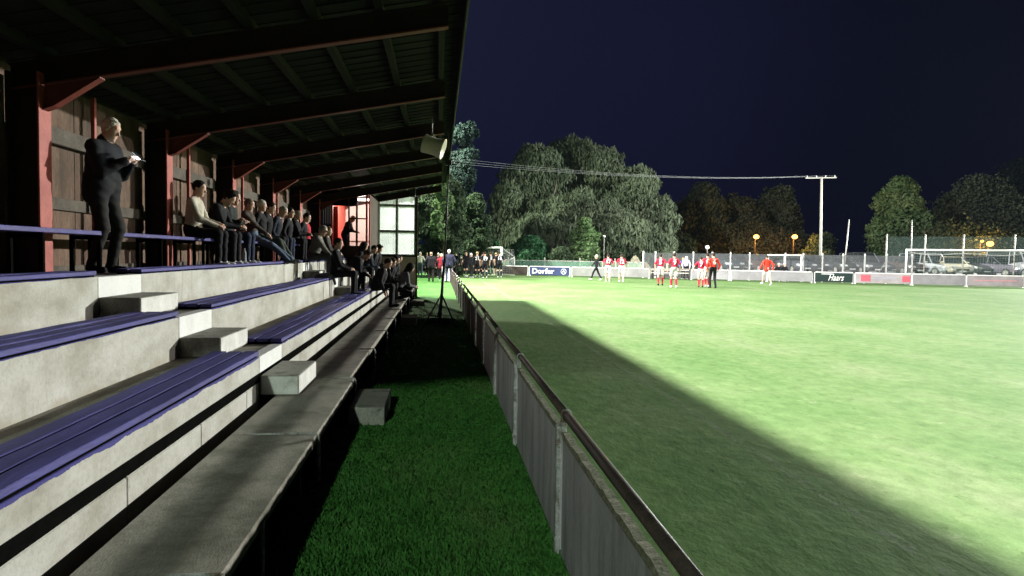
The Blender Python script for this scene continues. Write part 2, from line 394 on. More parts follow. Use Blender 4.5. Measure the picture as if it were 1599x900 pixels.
# ------------------------------------------------------------------ grandstand
S = 3.5; Y0 = 8.0
XD, XW1, XW2, XW3, XC, XB = -.915, -1.667, -2.39, -3.10, -4.0, -4.42
ZD, Z1, Z2, Z3 = .36, .732, 1.10, 1.464
YS, YE = 3.13, 29.2
AIS = [(7.07, 8.05), (17.3, 18.3)]
stand = empty('grandstand', (-2.5, 16, 0), 0, 'long roofed grandstand with red steel columns, white terrace walls and a dark sloping roof', 'grandstand')
def P(mb, name, mt, **k):
    o = mb.build(name, mt, None, **k); o.parent = stand
    o.matrix_parent_inverse = Matrix.Translation((2.5, -16, 0)); return o
def kids(o, root):   # parent keeping world coordinates
    o.parent = root
    o.matrix_parent_inverse = (Matrix.Translation(root.location) @ Matrix.Rotation(root.rotation_euler.z, 4, 'Z')).inverted(); return o
# deck slabs
ys = [YS, 5.55, 8.0]
while ys[-1] < YE-2: ys.append(ys[-1]+2.45)
ys.append(YE)
for k in range(len(ys)-1):
    j = RNG.uniform(-.006,.006); out_ = .02 if k < 2 else -.035
    P(MB().box(-1.52, XD+out_+j, ys[k]+.006, ys[k+1]-.006, ZD-.07, ZD+j), 'deck_slab', M['tread'], bevel=.006)
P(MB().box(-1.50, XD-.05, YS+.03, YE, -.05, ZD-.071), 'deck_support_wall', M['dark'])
for k, yy in enumerate(ys[:-1]):     # pale steel brackets over the joints
    mb = MB(); r = .009; xs = XD+.022
    mb.path([(-1.40 if k in (1,) else -1.1, yy, ZD+.004), (xs, yy, ZD+.006), (xs+.012, yy, ZD-.02), (xs+.012, yy, .0)], r, 6)
    if k < 9: mb.path([(xs+.014, yy+.05, ZD-.03), (xs+.014, yy+.05, 0.0)], r*.9, 6)
    P(mb, 'bracket', M['galv'])
P(MB().tube((XD+.016, 3.88, ZD-.04),(XD+.016,3.88,0),.012,6), 'bracket', M['galv'])
P(MB().box(-1.667,-1.515, YS, YE, .05, .16), 'gutter', M['soil'])
# terrace walls
walls = [(XW1, ZD-.20, Z1, 'lower'), (XW2, Z1, Z2, 'mid'), (XW3, Z2, Z3, 'top')]
WM = {Z1: white_wall('white_wall_low', Z1, .022), Z2: white_wall('white_wall_mid', Z2, .010), Z3: white_wall('white_wall_top', Z3, .006)}
WA = white_wall('white_wall_aisle', 9, 0)
M['aislewhite'] = surf('fresh_white_paint', (.52,.52,.50), (.60,.60,.58), 3, .7, fine=40, finev=.06, bump=.25)
def aisles(z): return [AIS[0], (21.3, 22.2)] if z == Z1 else AIS
def wall_run(X, z0, z1, mt, name='terrace_wall'):
    segs = []; y = YS - 1.5
    for a_, b_ in aisles(z1): segs.append((y, a_, False)); segs.append((a_, b_, True)); y = b_
    segs.append((y, YE, False))
    for (a_, b_, ai) in segs:
        P(MB().box(X-.12, X+(.003 if ai else 0), a_, b_-.002, z0, z1-(.004 if ai else 0)), name, M['aislewhite'] if ai else mt, bevel=.004)
wall_run(XW1, .572, Z1, WM[Z1], 'terrace_wall')
P(MB().box(XW1-.12, XW1-.010, YS-1.5, YE, .485, .571), 'groove_shade', M['dark'])  # near-black strip fills the groove, standing in for its shade
# lower wall plinth with block joints
M['plinth'] = white_wall('white_plinth', .62, 0)
y = YS-1.5
while y < YE:
    P(MB().box(XW1-.12, XW1-.004, y+.004, min(y+1.25, YE)-.004, .10, .484), 'plinth_block', M['plinth'], bevel=.008); y += 1.25
wall_run(XW2, Z1-.02, Z2, WM[Z2]); wall_run(XW3, Z2-.02, Z3, WM[Z3])
P(MB().box(XW2+.0, XW1-.10, YS-1.5, YE, Z1-.16, Z1-.012), 'tread', M['tread'])
P(MB().box(XW3+.0, XW2-.10, YS-1.5, YE, Z2-.16, Z2-.012), 'tread', M['tread'])
P(MB().box(XB-.1, XW3-.10, YS-1.5, YE, Z3-.16, Z3-.012), 'tread', M['tread'])

# roof geometry
tipx, tipz = .20, None
pc = AY(120, 127, Y0); pt = AY(700, 44, Y0)
ZRC, ZRT = pc.z, pt.z            # underside of the rafter at column and at tip
XTIP = pt.x
def zr(x): return ZRC + (ZRT-ZRC)*(x-pc.x)/(pt.x-pc.x)
RH = .26
cols_y = [Y0 + S*k for k in range(-2, 7)]
for cy in cols_y:
    mb = MB(); zt = zr(XC)+.12
    mb.box(XC-.02, XC, cy-.12, cy+.12, Z3-.3, zt)           # front flange
    P(mb, 'column', M['red'], bevel=.003)
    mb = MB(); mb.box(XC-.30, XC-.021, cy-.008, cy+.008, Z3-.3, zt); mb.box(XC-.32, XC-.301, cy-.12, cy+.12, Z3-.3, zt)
    P(mb, 'column_web', M['webshade'])
    # rafter: bottom flange, web, top flange
    mb = MB(); xa, xb = XC-.32, XTIP
    za, zb = zr(xa), zr(xb)
    fl = MB(); w_, o0, o1 = .11, 0, .016
    fl.quadbox([(xa,cy-w_/2,za+o0),(xb,cy-w_/2,zb+o0),(xb,cy+w_/2,zb+o0),(xa,cy+w_/2,za+o0),
                (xa,cy-w_/2,za+o1),(xb,cy-w_/2,zb+o1),(xb,cy+w_/2,zb+o1),(xa,cy+w_/2,za+o1)])
    P(fl, 'rafter_flange', M['rafter'])
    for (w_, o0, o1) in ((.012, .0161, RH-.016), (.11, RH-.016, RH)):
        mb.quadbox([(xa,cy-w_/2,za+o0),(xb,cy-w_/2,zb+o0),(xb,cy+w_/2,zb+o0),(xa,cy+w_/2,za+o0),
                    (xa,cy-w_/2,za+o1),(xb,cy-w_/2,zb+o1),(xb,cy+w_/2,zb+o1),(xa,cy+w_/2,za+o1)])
    P(mb, 'rafter', M['webshade'])
    # haunch
    mb = MB(); h0 = zr(XC); t_ = .01
    pts = [(XC+.002, h0-.24), (XC+.10, h0-.20), (XC+.55, zr(XC+.55)-.002), (XC+.002, h0-.002)]
    mb.loft([[(x, cy-t_, z) for x, z in pts], [(x, cy+t_, z) for x, z in pts]])
    mb.quadbox([(XC+.005,cy-.06,h0-.25),(XC+.11,cy-.06,h0-.21),(XC+.11,cy+.06,h0-.21),(XC+.005,cy+.06,h0-.25),
                (XC+.005,cy-.06,h0-.24),(XC+.11,cy-.06,h0-.20),(XC+.11,cy+.06,h0-.20),(XC+.005,cy+.06,h0-.24)])
    mb.quadbox([(XC+.11,cy-.06,h0-.21),(XC+.56,cy-.06,zr(XC+.56)-.016),(XC+.56,cy+.06,zr(XC+.56)-.016),(XC+.11,cy+.06,h0-.21),
                (XC+.11,cy-.06,h0-.20),(XC+.56,cy-.06,zr(XC+.56)-.004),(XC+.56,cy+.06,zr(XC+.56)-.004),(XC+.11,cy+.06,h0-.20)])
    P(mb, 'haunch', M['rafter'])  # darker rafter red puts shade into the haunch colour
RY0, RY1 = -1.0, YE+.3
for i in range(7):
    x = XC + .05 + i*.66
    z = zr(x)+RH+.002
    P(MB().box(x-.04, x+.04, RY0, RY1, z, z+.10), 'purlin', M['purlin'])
XE = .27
mb = MB(); za = zr(XB-.15)+RH+.105; zb = zr(XE)+RH+.105
# corrugated deck
rings = []
n = 120
prof = []
for i in range(n+1):
    x = (XB-.15) + (XE-(XB-.15))*i/n
    prof.append((x, zr(x)+RH+.105+.018*(1 if (i//2) % 2 else -1)*0 ))
for i in range(0, 2):
    pass
mb.quadbox([(XB-.15,RY0,za),(XE,RY0,zb),(XE,RY1,zb),(XB-.15,RY1,za),(XB-.15,RY0,za+.05),(XE,RY0,zb+.05),(XE,RY1,zb+.05),(XB-.15,RY1,za+.05)])
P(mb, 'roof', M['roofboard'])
mb = MB()
k = 0; y = RY0+.1
while y < RY1: mb.quadbox([(XB,y,za-.012),(XE-.03,y,zb-.012),(XE-.03,y+.012,zb-.012),(XB,y+.012,za-.012),(XB,y,za-.001),(XE-.03,y,zb-.001),(XE-.03,y+.012,zb-.001),(XB,y+.012,za-.001)]); y += .3
P(mb, 'roof_batten', M['roofboard'])
P(MB().box(XE+.001, XE+.025, RY0, RY1, zb-.20, zb+.09), 'fascia', plain('dark_fascia', (.035,.03,.03), .6))
P(MB().box(XE+.026, XE+.034, RY0, RY1, zb+.05, zb+.10), 'roof_edge_trim', M['galv'])

# back wall
ztop = zr(XB)+RH+.05
mb = MB(); y = -1.0
while y < YE-.2:
    P(MB().box(XB-.05, XB, y+.006, y+1.155, Z3-.2, ztop), 'wall_panel', M['panel']); y += S/3
for cy in cols_y:
    a_, b_ = cy-S+.13, cy-.13
    P(MB().box(XB+.001, XB+.09, a_, b_, 2.90, 3.09), 'wall_rail', M['wallrail'], bevel=.006)
    P(MB().box(XB+.001, XB+.05, a_, b_, 2.16, 2.30), 'wall_rail', M['wallrail'], bevel=.006)
    P(MB().box(XB+.092, XB+.14, cy-S/2-.03, cy-S/2+.03, Z3-.01, ztop), 'wall_post', M['red'], bevel=.004)
P(MB().box(XB+.001,XB+.03, -1, YE, Z3-.01, Z3+.05), 'skirting', M['wallrail'])
# far end wall with glazing
def gl(px, py): return AY(px, py, YE)
xl, xr_ = gl(578, 400).x, gl(650, 400).x
zw0 = gl(620, 401).z
P(MB().box(xl, xr_, YE, YE+.12, -.02, zw0), 'end_wall', M['brownwall'])
P(MB().box(xl, xr_+.01, YE-.02, YE+.14, zw0, zw0+.05), 'window_sill', M['dark'])
cols_px = [578, 591, 619.5, 648.5]; xs_ = [gl(p_, 360).x for p_ in cols_px]
zrows = [zw0+.05, gl(620,361.5).z, gl(620,321).z]
for i in range(3):
    for j in range(3):
        x0, x1 = xs_[i]+.02, xs_[i+1]-.02; z0 = zrows[j]+.02
        if j < 2: z1a = z1b = zrows[j+1]-.02
        else: z1a, z1b = zr(x0)+.10, zr(x1)+.10
        fr = MB(); t_ = .03
        def q(xa, za_, xb_, zb_, w_):
            fr.bar((xa, YE+.05, za_), (xb_, YE+.05, zb_), .05, w_, up=(0,1,0) if abs(xb_-xa) < 1e-6 else (0,0,1))
        fr.quadbox([(x0,YE+.02,z0),(x1,YE+.02,z0),(x1,YE+.07,z0),(x0,YE+.07,z0),(x0,YE+.02,z0+t_),(x1,YE+.02,z0+t_),(x1,YE+.07,z0+t_),(x0,YE+.07,z0+t_)])
        fr.quadbox([(x0,YE+.02,z1a-t_),(x1,YE+.02,z1b-t_),(x1,YE+.07,z1b-t_),(x0,YE+.07,z1a-t_),(x0,YE+.02,z1a),(x1,YE+.02,z1b),(x1,YE+.07,z1b),(x0,YE+.07,z1a)])
        fr.quadbox([(x0,YE+.021,z0+t_),(x0+t_,YE+.021,z0+t_),(x0+t_,YE+.069,z0+t_),(x0,YE+.069,z0+t_),(x0,YE+.021,z1a-t_),(x0+t_,YE+.021,z1a-t_),(x0+t_,YE+.069,z1a-t_),(x0,YE+.069,z1a-t_)])
        fr.quadbox([(x1-t_,YE+.021,z0+t_),(x1,YE+.021,z0+t_),(x1,YE+.069,z0+t_),(x1-t_,YE+.069,z0+t_),(x1-t_,YE+.021,z1b-t_),(x1,YE+.021,z1b-t_),(x1,YE+.069,z1b-t_),(x1-t_,YE+.069,z1b-t_)])
        f_ = P(fr, 'window', M['whitepaint'])
        pn = MB(); pn.quadbox([(x0+t_,YE+.04,z0+t_),(x1-t_,YE+.04,z0+t_),(x1-t_,YE+.046,z0+t_),(x0+t_,YE+.046,z0+t_),(x0+t_,YE+.04,z1a-t_),(x1-t_,YE+.04,z1b-t_),(x1-t_,YE+.046,z1b-t_),(x0+t_,YE+.046,z1a-t_)])
        o = pn.build('pane', M['glass'], f_)
for x in xs_: P(MB().box(x-.012, x+.012, YE-.01, YE+.1, zw0+.05, zr(x)-.05), 'mullion', M['black'])
for z in zrows[1:]: P(MB().box(xs_[0], xs_[-1], YE-.013, YE+.09, z-.012, z+.012), 'transom', M['black'])
P(MB().box(xs_[-1]+.02, xs_[-1]+.09, YE, YE+.12, -.02, zr(xs_[-1])-.02), 'corner_post', M['brownboard'])
P(MB().box(XB, xl-.01, YE, YE+.1, -.02, ztop-.02), 'end_wall', M['brownboard'])

# ------------------------------------------------------------------ commentary booth, lit inside
YBf = 25.6; YBb = YE-.05
def bl(px, py): return AY(px, py, YBf)
bx0, bx1 = bl(518, 350).x, bl(577, 350).x
bz0 = bl(550, 384).z-.02; bzt = bl(550, 312).z
zt2 = bl(570, 304).z
booth = empty('commentary_booth', ((bx0+bx1)/2, YBf, Z3), 0, 'small commentary booth at the far end of the stand, glowing red and white inside', 'booth')
def BP(mb, name, mt, **k): return kids(mb.build(name, mt, None, **k), booth)
M['boothred'] = plain('red_booth_paint', (.55,.05,.03), .5)
M['boothwhite'] = plain('white_booth_lining', (.75,.68,.62), .7, var=.05)
def bxx(px): return bl(px, 350).x
def bzz(py): return bl(550, py).z
BP(MB().box(bx0-.02, bx1+.02, YBf, YBf+.06, Z2-.02, bzz(384)), 'front_wall', M['brownboard'])
BP(MB().box(bx0-.02, bx0+.03, YBf+.061, YBb, Z2-.02, zt2), 'side_wall', M['boothred'])
BP(MB().box(bx1-.03, bx1+.02, YBf+.061, YBb, Z2-.02, zt2), 'side_wall', M['brownboard'])
BP(MB().box(bx0-.05, bx1+.05, YBf-.02, YBb, zt2+.001, zt2+.06), 'booth_roof', M['dark'])
BP(MB().box(bx0+.031, bx1-.031, YBb-.05, YBb-.01, Z2, zt2), 'rear_wall', M['boothwhite'])
BP(MB().box(bx0+.031, bx1-.031, YBf+.07, YBb-.06, Z3-.03, Z3), 'booth_floor', M['brownboard'])
for a_, b_, c_ in ((517.5,519.5,'r'),(543.5,546,'d'),(555.5,558.5,'d'),(571,574,'r'),(576,578,'r')):
    BP(MB().box(bxx(a_), bxx(b_), YBf-.005, YBf+.055, bzz(384)+.002, zt2), 'mullion', M['boothred'] if c_ == 'r' else M['brownboard'])
BP(MB().box(bx0, bxx(555.5), YBf+.001, YBf+.05, bzz(322), zt2-.001), 'header_board', M['dark'])
BP(MB().box(bxx(546), bxx(571), YBf+.006, YBf+.045, bzz(342.5), bzz(340.5)), 'transom', M['brownboard'])
BP(MB().box(bxx(519.5), bxx(526), YBf+.30, YBf+.34, Z3+.01, bzz(322)), 'door', M['boothred'])
BP(MB().box(bxx(527), bxx(576), YBf+.5, YBf+1.0, bzz(376)-.04, bzz(376)), 'desk', M['boothwhite'])
BP(MB().box(bxx(536), bxx(543), YBf+.42, YBf+.5, bzz(378), bzz(368)), 'equipment_box', plain('orange_case', (.6,.16,.02), .5))
# posters / scarves strip left of booth
mb = MB()
P_s = empty('striped_banner', (bl(508,330).x, YBf-.3, Z3), 0, 'blue banner with thin white stripes hanging beside the commentary booth', 'banner')
o = MB().box(bxx(502)-.02, bxx(517), YBf+.02, YBf+.04, bzz(352), bzz(308)).build('cloth', plain('blue_banner', (.05,.06,.22), .8)); kids(o, P_s)
for p_ in (504.5, 508, 511.5, 515): o = MB().box(bxx(p_), bxx(p_+1), YBf+.010, YBf+.018, bzz(350), bzz(311+random.random()*8)).build('stripe', M['whitepaint']); kids(o, P_s)
# ceiling lamp of the booth, really lit
lb = empty('booth_lamp', ((bx0+bx1)/2+.3, YBf+1.6, zt2-.1), 0, 'bright white tube lamp under the ceiling of the commentary booth', 'lamp')
o = MB().box(bx0+.5, bx1-.15, YBf+1.5, YBf+1.7, zt2-.10, zt2-.03).build('lamp_tube', emit('booth_lamp_glow', (1,.80,.68), 9)); kids(o, lb)
ld = bpy.data.lights.new('booth_bulb', 'POINT'); ld.energy = 260; ld.color = (1,.84,.76); ld.shadow_soft_size = .1
lo = bpy.data.objects.new('booth_bulb', ld); COL.objects.link(lo); lo.location = ((bx0+bx1)/2+.3, YBf+1.4, zt2-.25); kids(lo, lb)

# ------------------------------------------------------------------ benches on the tiers
runs = [(YS-1.2, AIS[0][0]-.02), (AIS[0][1]+.03, AIS[1][0]-.02), (AIS[1][1]+.05, YE-.3)]
rn = ['nearest the camera', 'between the two rows of steps', 'at the far end behind the second steps']
tn = {Z1: 'lowest', Z2: 'middle', Z3: 'top'}
for (X, z) in ((XW1, Z1), (XW2, Z2), (XW3, Z3)):
    A_ = aisles(z); runs = [(YS-1.2, A_[0][0]-.02), (A_[0][1]+.03, A_[1][0]-.02), (A_[1][1]+.05, YE-.3)]
    for i, (a_, b_) in enumerate(runs):
        if z == Z3 and i == 2: b_ = YBf-.2
        b = empty('plank_bench', (X-.2, (a_+b_)/2, z), 0, f'blue plank bench on the {tn[z]} terrace wall, {rn[i]}', 'bench', 'blue plank benches on the terrace walls')
        nplk = 3 if z != Z3 else 2
        kids(MB().box(X-.142*nplk+.02, X-.012, a_+.03, b_-.03, z-.011, z+.0135).build('gap_shade', M['dark']), b)  # dark underlay, paints shade into the gaps between planks
        for k in range(nplk):
            x1 = X - .004 - k*.142; dy = random.uniform(-.02, .02)
            # plank as subdivided bar with slight warp
            mb = MB(); N = max(2, int((b_-a_)/.25)); rings = []
            ph = random.random()*6
            for q_ in range(N+1):
                yy = a_ + dy + (b_-a_)*q_/N; wz = .003*math.sin(yy*1.7+ph)+.0015*math.sin(yy*7+ph); wx = .003*math.sin(yy*2.3+ph*2)
                rings.append([(x1-.120+wx,yy,z+.014),(x1+wx,yy,z+.014),(x1+wx,yy,z+.050+wz),(x1-.120+wx,yy,z+.050+wz)])
            mb.loft(rings)
            kids(mb.build('plank', M['plank'], None, bevel=.004), b)
# back bench
zb_ = Z3+.40
bseg = [(YS-2, 5.9), (6.0, 8.45), (8.75, 12.9), (13.0, 17.2), (18.4, 24.8)]
bn = ['at the left picture edge', 'left of the man with the phone', 'right of the man with the phone', 'under the first seated group', 'towards the booth']
for (a_, b_), t_ in zip(bseg, bn):
    b = empty('back_bench', (-3.88, (a_+b_)/2, Z3), 0, f'narrow purple-blue bench along the back wall, {t_}', 'bench', 'benches along the back wall')
    kids(MB().box(-3.98, -3.62, a_, b_, zb_, zb_+.045).build('seat', M['bluesteel'], None, bevel=.004), b)
    y = a_+.08; n_ = max(2, int((b_-a_)/1.3)); 
    for q_ in range(n_+1):
        yy = a_+.06+(b_-a_-.12)*q_/n_
        kids(MB().box(-3.68, -3.64, yy-.02, yy+.02, Z3-.012, zb_-.001).box(-3.96,-3.92,yy-.02,yy+.02,Z3-.012,zb_-.001).box(-3.92,-3.68,yy-.012,yy+.012,zb_-.05,zb_-.002).build('leg', M['dark']), b)
# concrete steps in the aisles
def step(X, z0, h, y0, y1, dep, label, rough=False):
    t_ = empty('concrete_step', (X+dep/2, (y0+y1)/2, z0), random.uniform(-.01,.01), label, 'step', 'concrete steps up the terrace')
    o = MB().box(X+.004, X+dep, y0, y1, z0+.001, z0+h).build('block', M['block'], None, bevel=.012, segs=2); kids(o, t_)
    mb = MB(); mb.box(X+dep+.0005, X+dep+.004, y0+.012, y1-.012, z0+.02, z0+h-.006)
    if not rough: kids(mb.build('painted_face', M['blockwhite']), t_)
    if X == XW1: kids(MB().box(X+.02, X+dep-.01, y0-.004, y0-.0005, z0+.015, z0+h-.008).build('painted_face', M['blockwhite']), t_)
    return t_
for i, (a_, b_) in enumerate(AIS):
    w_ = ['nearest', 'far'][i]
    step(XW3, Z2-.012, .185, a_, b_, .37, f'{w_} pale concrete step against the top terrace wall, white right face')
    step(XW2, Z1-.012, .185, a_, b_, .37, f'{w_} pale concrete step against the middle terrace wall, white right face')
    if i == 0: step(XW1, ZD, .19, a_, b_, .36, f'chipped white concrete step standing on the long concrete deck')
    step(XD+.03, -.02, .20, a_+.3 if i == 0 else a_+.4, b_+.35, .36, f'{w_} grey concrete step on the grass beside the deck', rough=True)
step(XD+.03, -.02, .17, 24.2, 25.2, .4, 'lit pale concrete step on the grass near the end wall', rough=True)
# front white faces on near ends of the third step
# ------------------------------------------------------------------ barrier along the pitch
PY = [4.15-2.4+2.4*k for k in range(19)]
bar = empty('pitch_barrier', (X_BAR, 20, 0), 0, 'waist-high barrier beside the pitch with dark handrail pipe over stained concrete panels', 'barrier')
def BR(mb, name, mt, **k): return kids(mb.build(name, mt, None, **k), bar)
ZP = .80
for k in range(len(PY)-1):
    y0, y1 = PY[k], PY[k+1]
    w1 = .006*math.sin(k*2.1); w0 = .006*math.sin((k-1)*2.1)
    BR(MB().tube((X_BAR+w0, y0, ZP), (X_BAR+w1, y1, ZP), .027, 14), 'handrail', M['pipe'], smooth=True)
    mb = MB()
    if k < 4:
        N = 24; rings = []
        for q_ in range(N+1):
            yy = y0+.03+(y1-y0-.06)*q_/N; wz = .006*math.sin(yy*9)+.004*math.sin(yy*23+1)
            rings.append([(X_BAR-.025,yy,-.02),(X_BAR+.018,yy,-.02),(X_BAR+.018,yy,.675),(X_BAR-.025,yy,.675)])
        mb.loft(rings); BR(mb, 'panel', M['barrierpanel'])
        mb = MB(); rings = []
        for q_ in range(N*2+1):
            yy = y0+.03+(y1-y0-.06)*q_/(N*2); wz = .005*math.sin(yy*19)+.004*math.sin(yy*43+1)+random.uniform(-.002,.002)
            rings.append([(X_BAR-.030,yy,.672),(X_BAR+.022,yy,.672),(X_BAR+.018,yy,.70+wz),(X_BAR-.024,yy,.70+wz)])
        mb.loft(rings); BR(mb, 'panel_edge', M['moss'])
    else:
        mb.box(X_BAR-.02, X_BAR+.015, y0+.03, y1-.03, .0, .60); BR(mb, 'panel', M['brownboard'], bevel=.004)  # far panels: their shade is put into a darker board colour
        BR(MB().box(X_BAR-.026, X_BAR+.02, y0+.03, y1-.03, .615, .655), 'rail_board', M['brownboard'])
for k, y in enumerate(PY):
    mb = MB(); x = X_BAR-.03
    mb.box(x-.03, x-.004, y-.028, y+.028, -.02, .74); mb.box(x-.036, x-.002, y-.034, y+.034, .50, .53); mb.box(x-.036,x-.002,y-.034,y+.034,.08,.105)
    mb.box(x-.004, x+.03, y-.02, y+.02, .702, .772)
    p_ = BR(mb, 'post', M['galv'] if k < 6 else M['brownboard'], bevel=.004)
    mb = MB()
    for i in range(12):
        a_ = 2*math.pi*i/12; b_ = 2*math.pi*(i+1)/12
        mb.bar((X_BAR+.0315*math.cos(a_), y, ZP+.0315*math.sin(a_)), (X_BAR+.0315*math.cos(b_), y, ZP+.0315*math.sin(b_)), .03, .006, up=(math.cos(a_),0,math.sin(a_)))
    BR(mb, 'clamp', M['galv'] if k < 6 else M['pipe'])
yend = PY[-1]
gt_ = empty('barrier_gate', (X_BAR, yend+.6, 0), 0, 'pale wooden gate panel at the far end of the handrail barrier', 'gate')
kids(MB().box(X_BAR-.55, X_BAR+.02, yend+.08, yend+.12, .05, .95).build('gate_panel', M['whitepaint']), gt_)
kids(MB().box(X_BAR+.03, X_BAR+.10, yend+.06, yend+.13, 0, 1.05).build('gate_post', M['galv']), gt_)

# ------------------------------------------------------------------ advertising boards at the end of the pitch
BH = .80
nrmF = nn.copy()   # pointing away from the camera
def seg_box(mb, a, b, z0, z1, th=.03, off=0.0):
    u = (b-a).normalized(); n_ = nrmF
    a = a + n_*off; b = b + n_*off
    return mb.quadbox([a+Vector((0,0,z0)), b+Vector((0,0,z0)), b+n_*th+Vector((0,0,z0)), a+n_*th+Vector((0,0,z0)),
                       a+Vector((0,0,z1)), b+Vector((0,0,z1)), b+n_*th+Vector((0,0,z1)), a+n_*th+Vector((0,0,z1))])
def text_mesh(txt, size, mt, name='lettering', bold=0.0, shear=0.0, width=None):
    cu = bpy.data.curves.new('txt', 'FONT'); cu.body = txt; cu.size = size; cu.extrude = .004; cu.offset = bold; cu.shear = shear
    cu.align_x = 'CENTER'; cu.align_y = 'CENTER'; cu.resolution_u = 3
    ob = bpy.data.objects.new('txt', cu); COL.objects.link(ob)
    dg = bpy.context.evaluated_depsgraph_get(); me = bpy.data.meshes.new_from_object(ob.evaluated_get(dg))
    bpy.data.objects.remove(ob); bpy.data.curves.remove(cu)
    if width:
        xs = [v.co.x for v in me.vertices]; sc_ = width/(max(xs)-min(xs))
        for v in me.vertices: v.co.x *= sc_
    me.materials.clear(); me.materials.append(mt)
    o = bpy.data.objects.new(name, me); COL.objects.link(o); return o
M['boardwhite'] = surf('board_white', (.42,.42,.42), (.55,.55,.55), 1.2, .7, fine=12, finev=.08, bump=.1)
M['boardgrey'] = surf('board_grey', (.36,.35,.36), (.46,.45,.46), 1.0, .7, fine=12, finev=.1, bump=.1)
boards = [  # px0, px1, colour, label
    (784, 823.5, (.065,.048,.042), 'plain dark brown hoarding panel left of the blue sign'),
    (827, 889, (.045,.075,.22), 'blue sign with the word Dorfer and a round emblem'),
    (893, 950, (.38,.40,.38), 'grey-white blank board right of the blue sign, behind the walker in black'),
    (952, 1013, (.40,.41,.40), 'grey-white blank board behind the second and third walking players'),
    (1080, 1138, (.48,.49,.50), 'white blank board behind the group of three players'),
    (1142, 1197, (.46,.47,.48), 'white blank board left of the lone player in a red jacket'),
    (1199, 1268, (.44,.45,.46), 'white blank board below the small portable goal'),
    (1273, 1332, (.015,.045,.04), 'dark green sign with white script lettering'),
    (1336, 1423, (.60,.56,.57), 'white board with two red patches left of the big goal'),
    (1426, 1508, (.42,.42,.44), 'grey-white blank board behind the left half of the goal'),
    (1511, 1599, (.50,.46,.47), 'pale board with a faint pink line behind the right goalpost'),
    (1602, 1680, (.45,.45,.45), 'white blank board at the right picture edge'),
]
def angF(): return math.atan2(fdir.y, fdir.x)
for p0, p1, c, lab in boards:
    a, b = onfence(p0), onfence(p1)
    t_ = empty('advertising_board', (a+b)/2, 0, lab, 'hoarding', 'hoardings along the end of the pitch')
    kids(seg_box(MB(), a, b, .10, BH-.05, .03).build('board', surf('board_paint', tuple(x*.42 for x in c), tuple(x*.56 for x in c), 1.5, .7, fine=14, finev=.08, bump=.1)), t_)
    kids(seg_box(MB(), a, b, BH-.049, BH+.01, .06, -.015).build('top_rail', M['whitepaint']), t_)
    for e_ in (a, b): kids(seg_box(MB(), e_-fdir*.05, e_+fdir*.05, 0, BH-.05, .07, .031).build('post', M['whitepaint']), t_)
    mid = (a+b)/2
    def put(o, u, z, off=-.012):
        o.rotation_euler = (math.pi/2, 0, angF()); o.location = mid + fdir*u - nrmF*abs(off) + Vector((0,0,z))
        bpy.context.view_layer.update(); mw = o.matrix_world.copy() if False else (Matrix.Translation(o.location) @ o.rotation_euler.to_matrix().to_4x4())
        o.location=(0,0,0); o.rotation_euler=(0,0,0); o.parent = t_; o.matrix_parent_inverse = Matrix.Identity(4); o.matrix_basis = Matrix.Translation(-t_.location) @ mw
    L = (b-a).length
    if 'Dorfer' in lab:
        o = text_mesh('Dorfer', .58, M['whitepaint'], bold=.012, width=L*.56); put(o, -L*.16, .40)
        mb = MB(); r_ = .21
        for i in range(24):
            q0, q1 = 2*math.pi*i/24, 2*math.pi*(i+1)/24
            mb.bar((r_*math.cos(q0), r_*math.sin(q0), 0), (r_*math.cos(q1), r_*math.sin(q1), 0), .006, .035, up=(math.cos(q0), math.sin(q0), 0))
        mb.loft([[(-.13,-.10,-.003),(0,-.03,-.003),(.13,-.10,-.003),(0,.15,-.003)], [(-.13,-.10,.003),(0,-.03,.003),(.13,-.10,.003),(0,.15,.003)]])
        put(mb.build('emblem', M['whitepaint']), L*.36, .42)
    if 'script' in lab:
        put(text_mesh('Haars', .62, M['whitepaint'], bold=.004, shear=.45, width=L*.42), L*.05, .40)
        put(MB().bar((-.5,0,0),(.3,.0,0),.006,.05,up=(0,1,0)).build('flourish', M['whitepaint']), -L*.12, .66)
    if 'red patches' in lab:
        rp = plain('red_patch', (.45,.08,.11), .6)
        put(MB().box(-.30,.30,-.22,.22,-.003,.003).build('patch', rp), -L*.31, .44)
        put(MB().box(-.25,.25,-.20,.20,-.003,.003).build('patch', rp), L*.42, .42)
        put(MB().box(-.8,.8,.06,.09,-.003,.003).box(-.8,.6,-.05,-.02,-.003,.003).build('text_lines', plain('pale_blue_print', (.30,.34,.45), .6)), L*.05, .45)
    if 'pink line' in lab:
        put(MB().box(-1.2,1.2,-.03,.03,-.003,.003).build('line', plain('pink_print', (.5,.22,.24), .6)), 0, .45)
# dug-out bench between the boards
a, b = onfence(1017), onfence(1076)
t_ = empty('team_bench', (a+b)/2, 0, 'dark open-framed wooden bench in the gap between the white boards', 'bench')
M['darkwood'] = plain('dark_stained_wood', (.03,.026,.022), .8)
for px_ in (1018, 1036, 1056, 1075):
    p_ = onfence(px_); kids(seg_box(MB(), p_-fdir*.04, p_+fdir*.04, 0, .78, .5, 0).build('leg', M['darkwood']), t_)
for z in (.22,.45,.66): kids(seg_box(MB(), a, b, z, z+.09, .05, -.052).build('slat', plain('grey_slat',(.30,.29,.27),.8) if z > .3 else M['darkwood']), t_)
kids(seg_box(MB(), a, b, .781, .82, .56, -.03).build('seat', plain('grey_seat_board',(.28,.27,.25),.8)), t_)

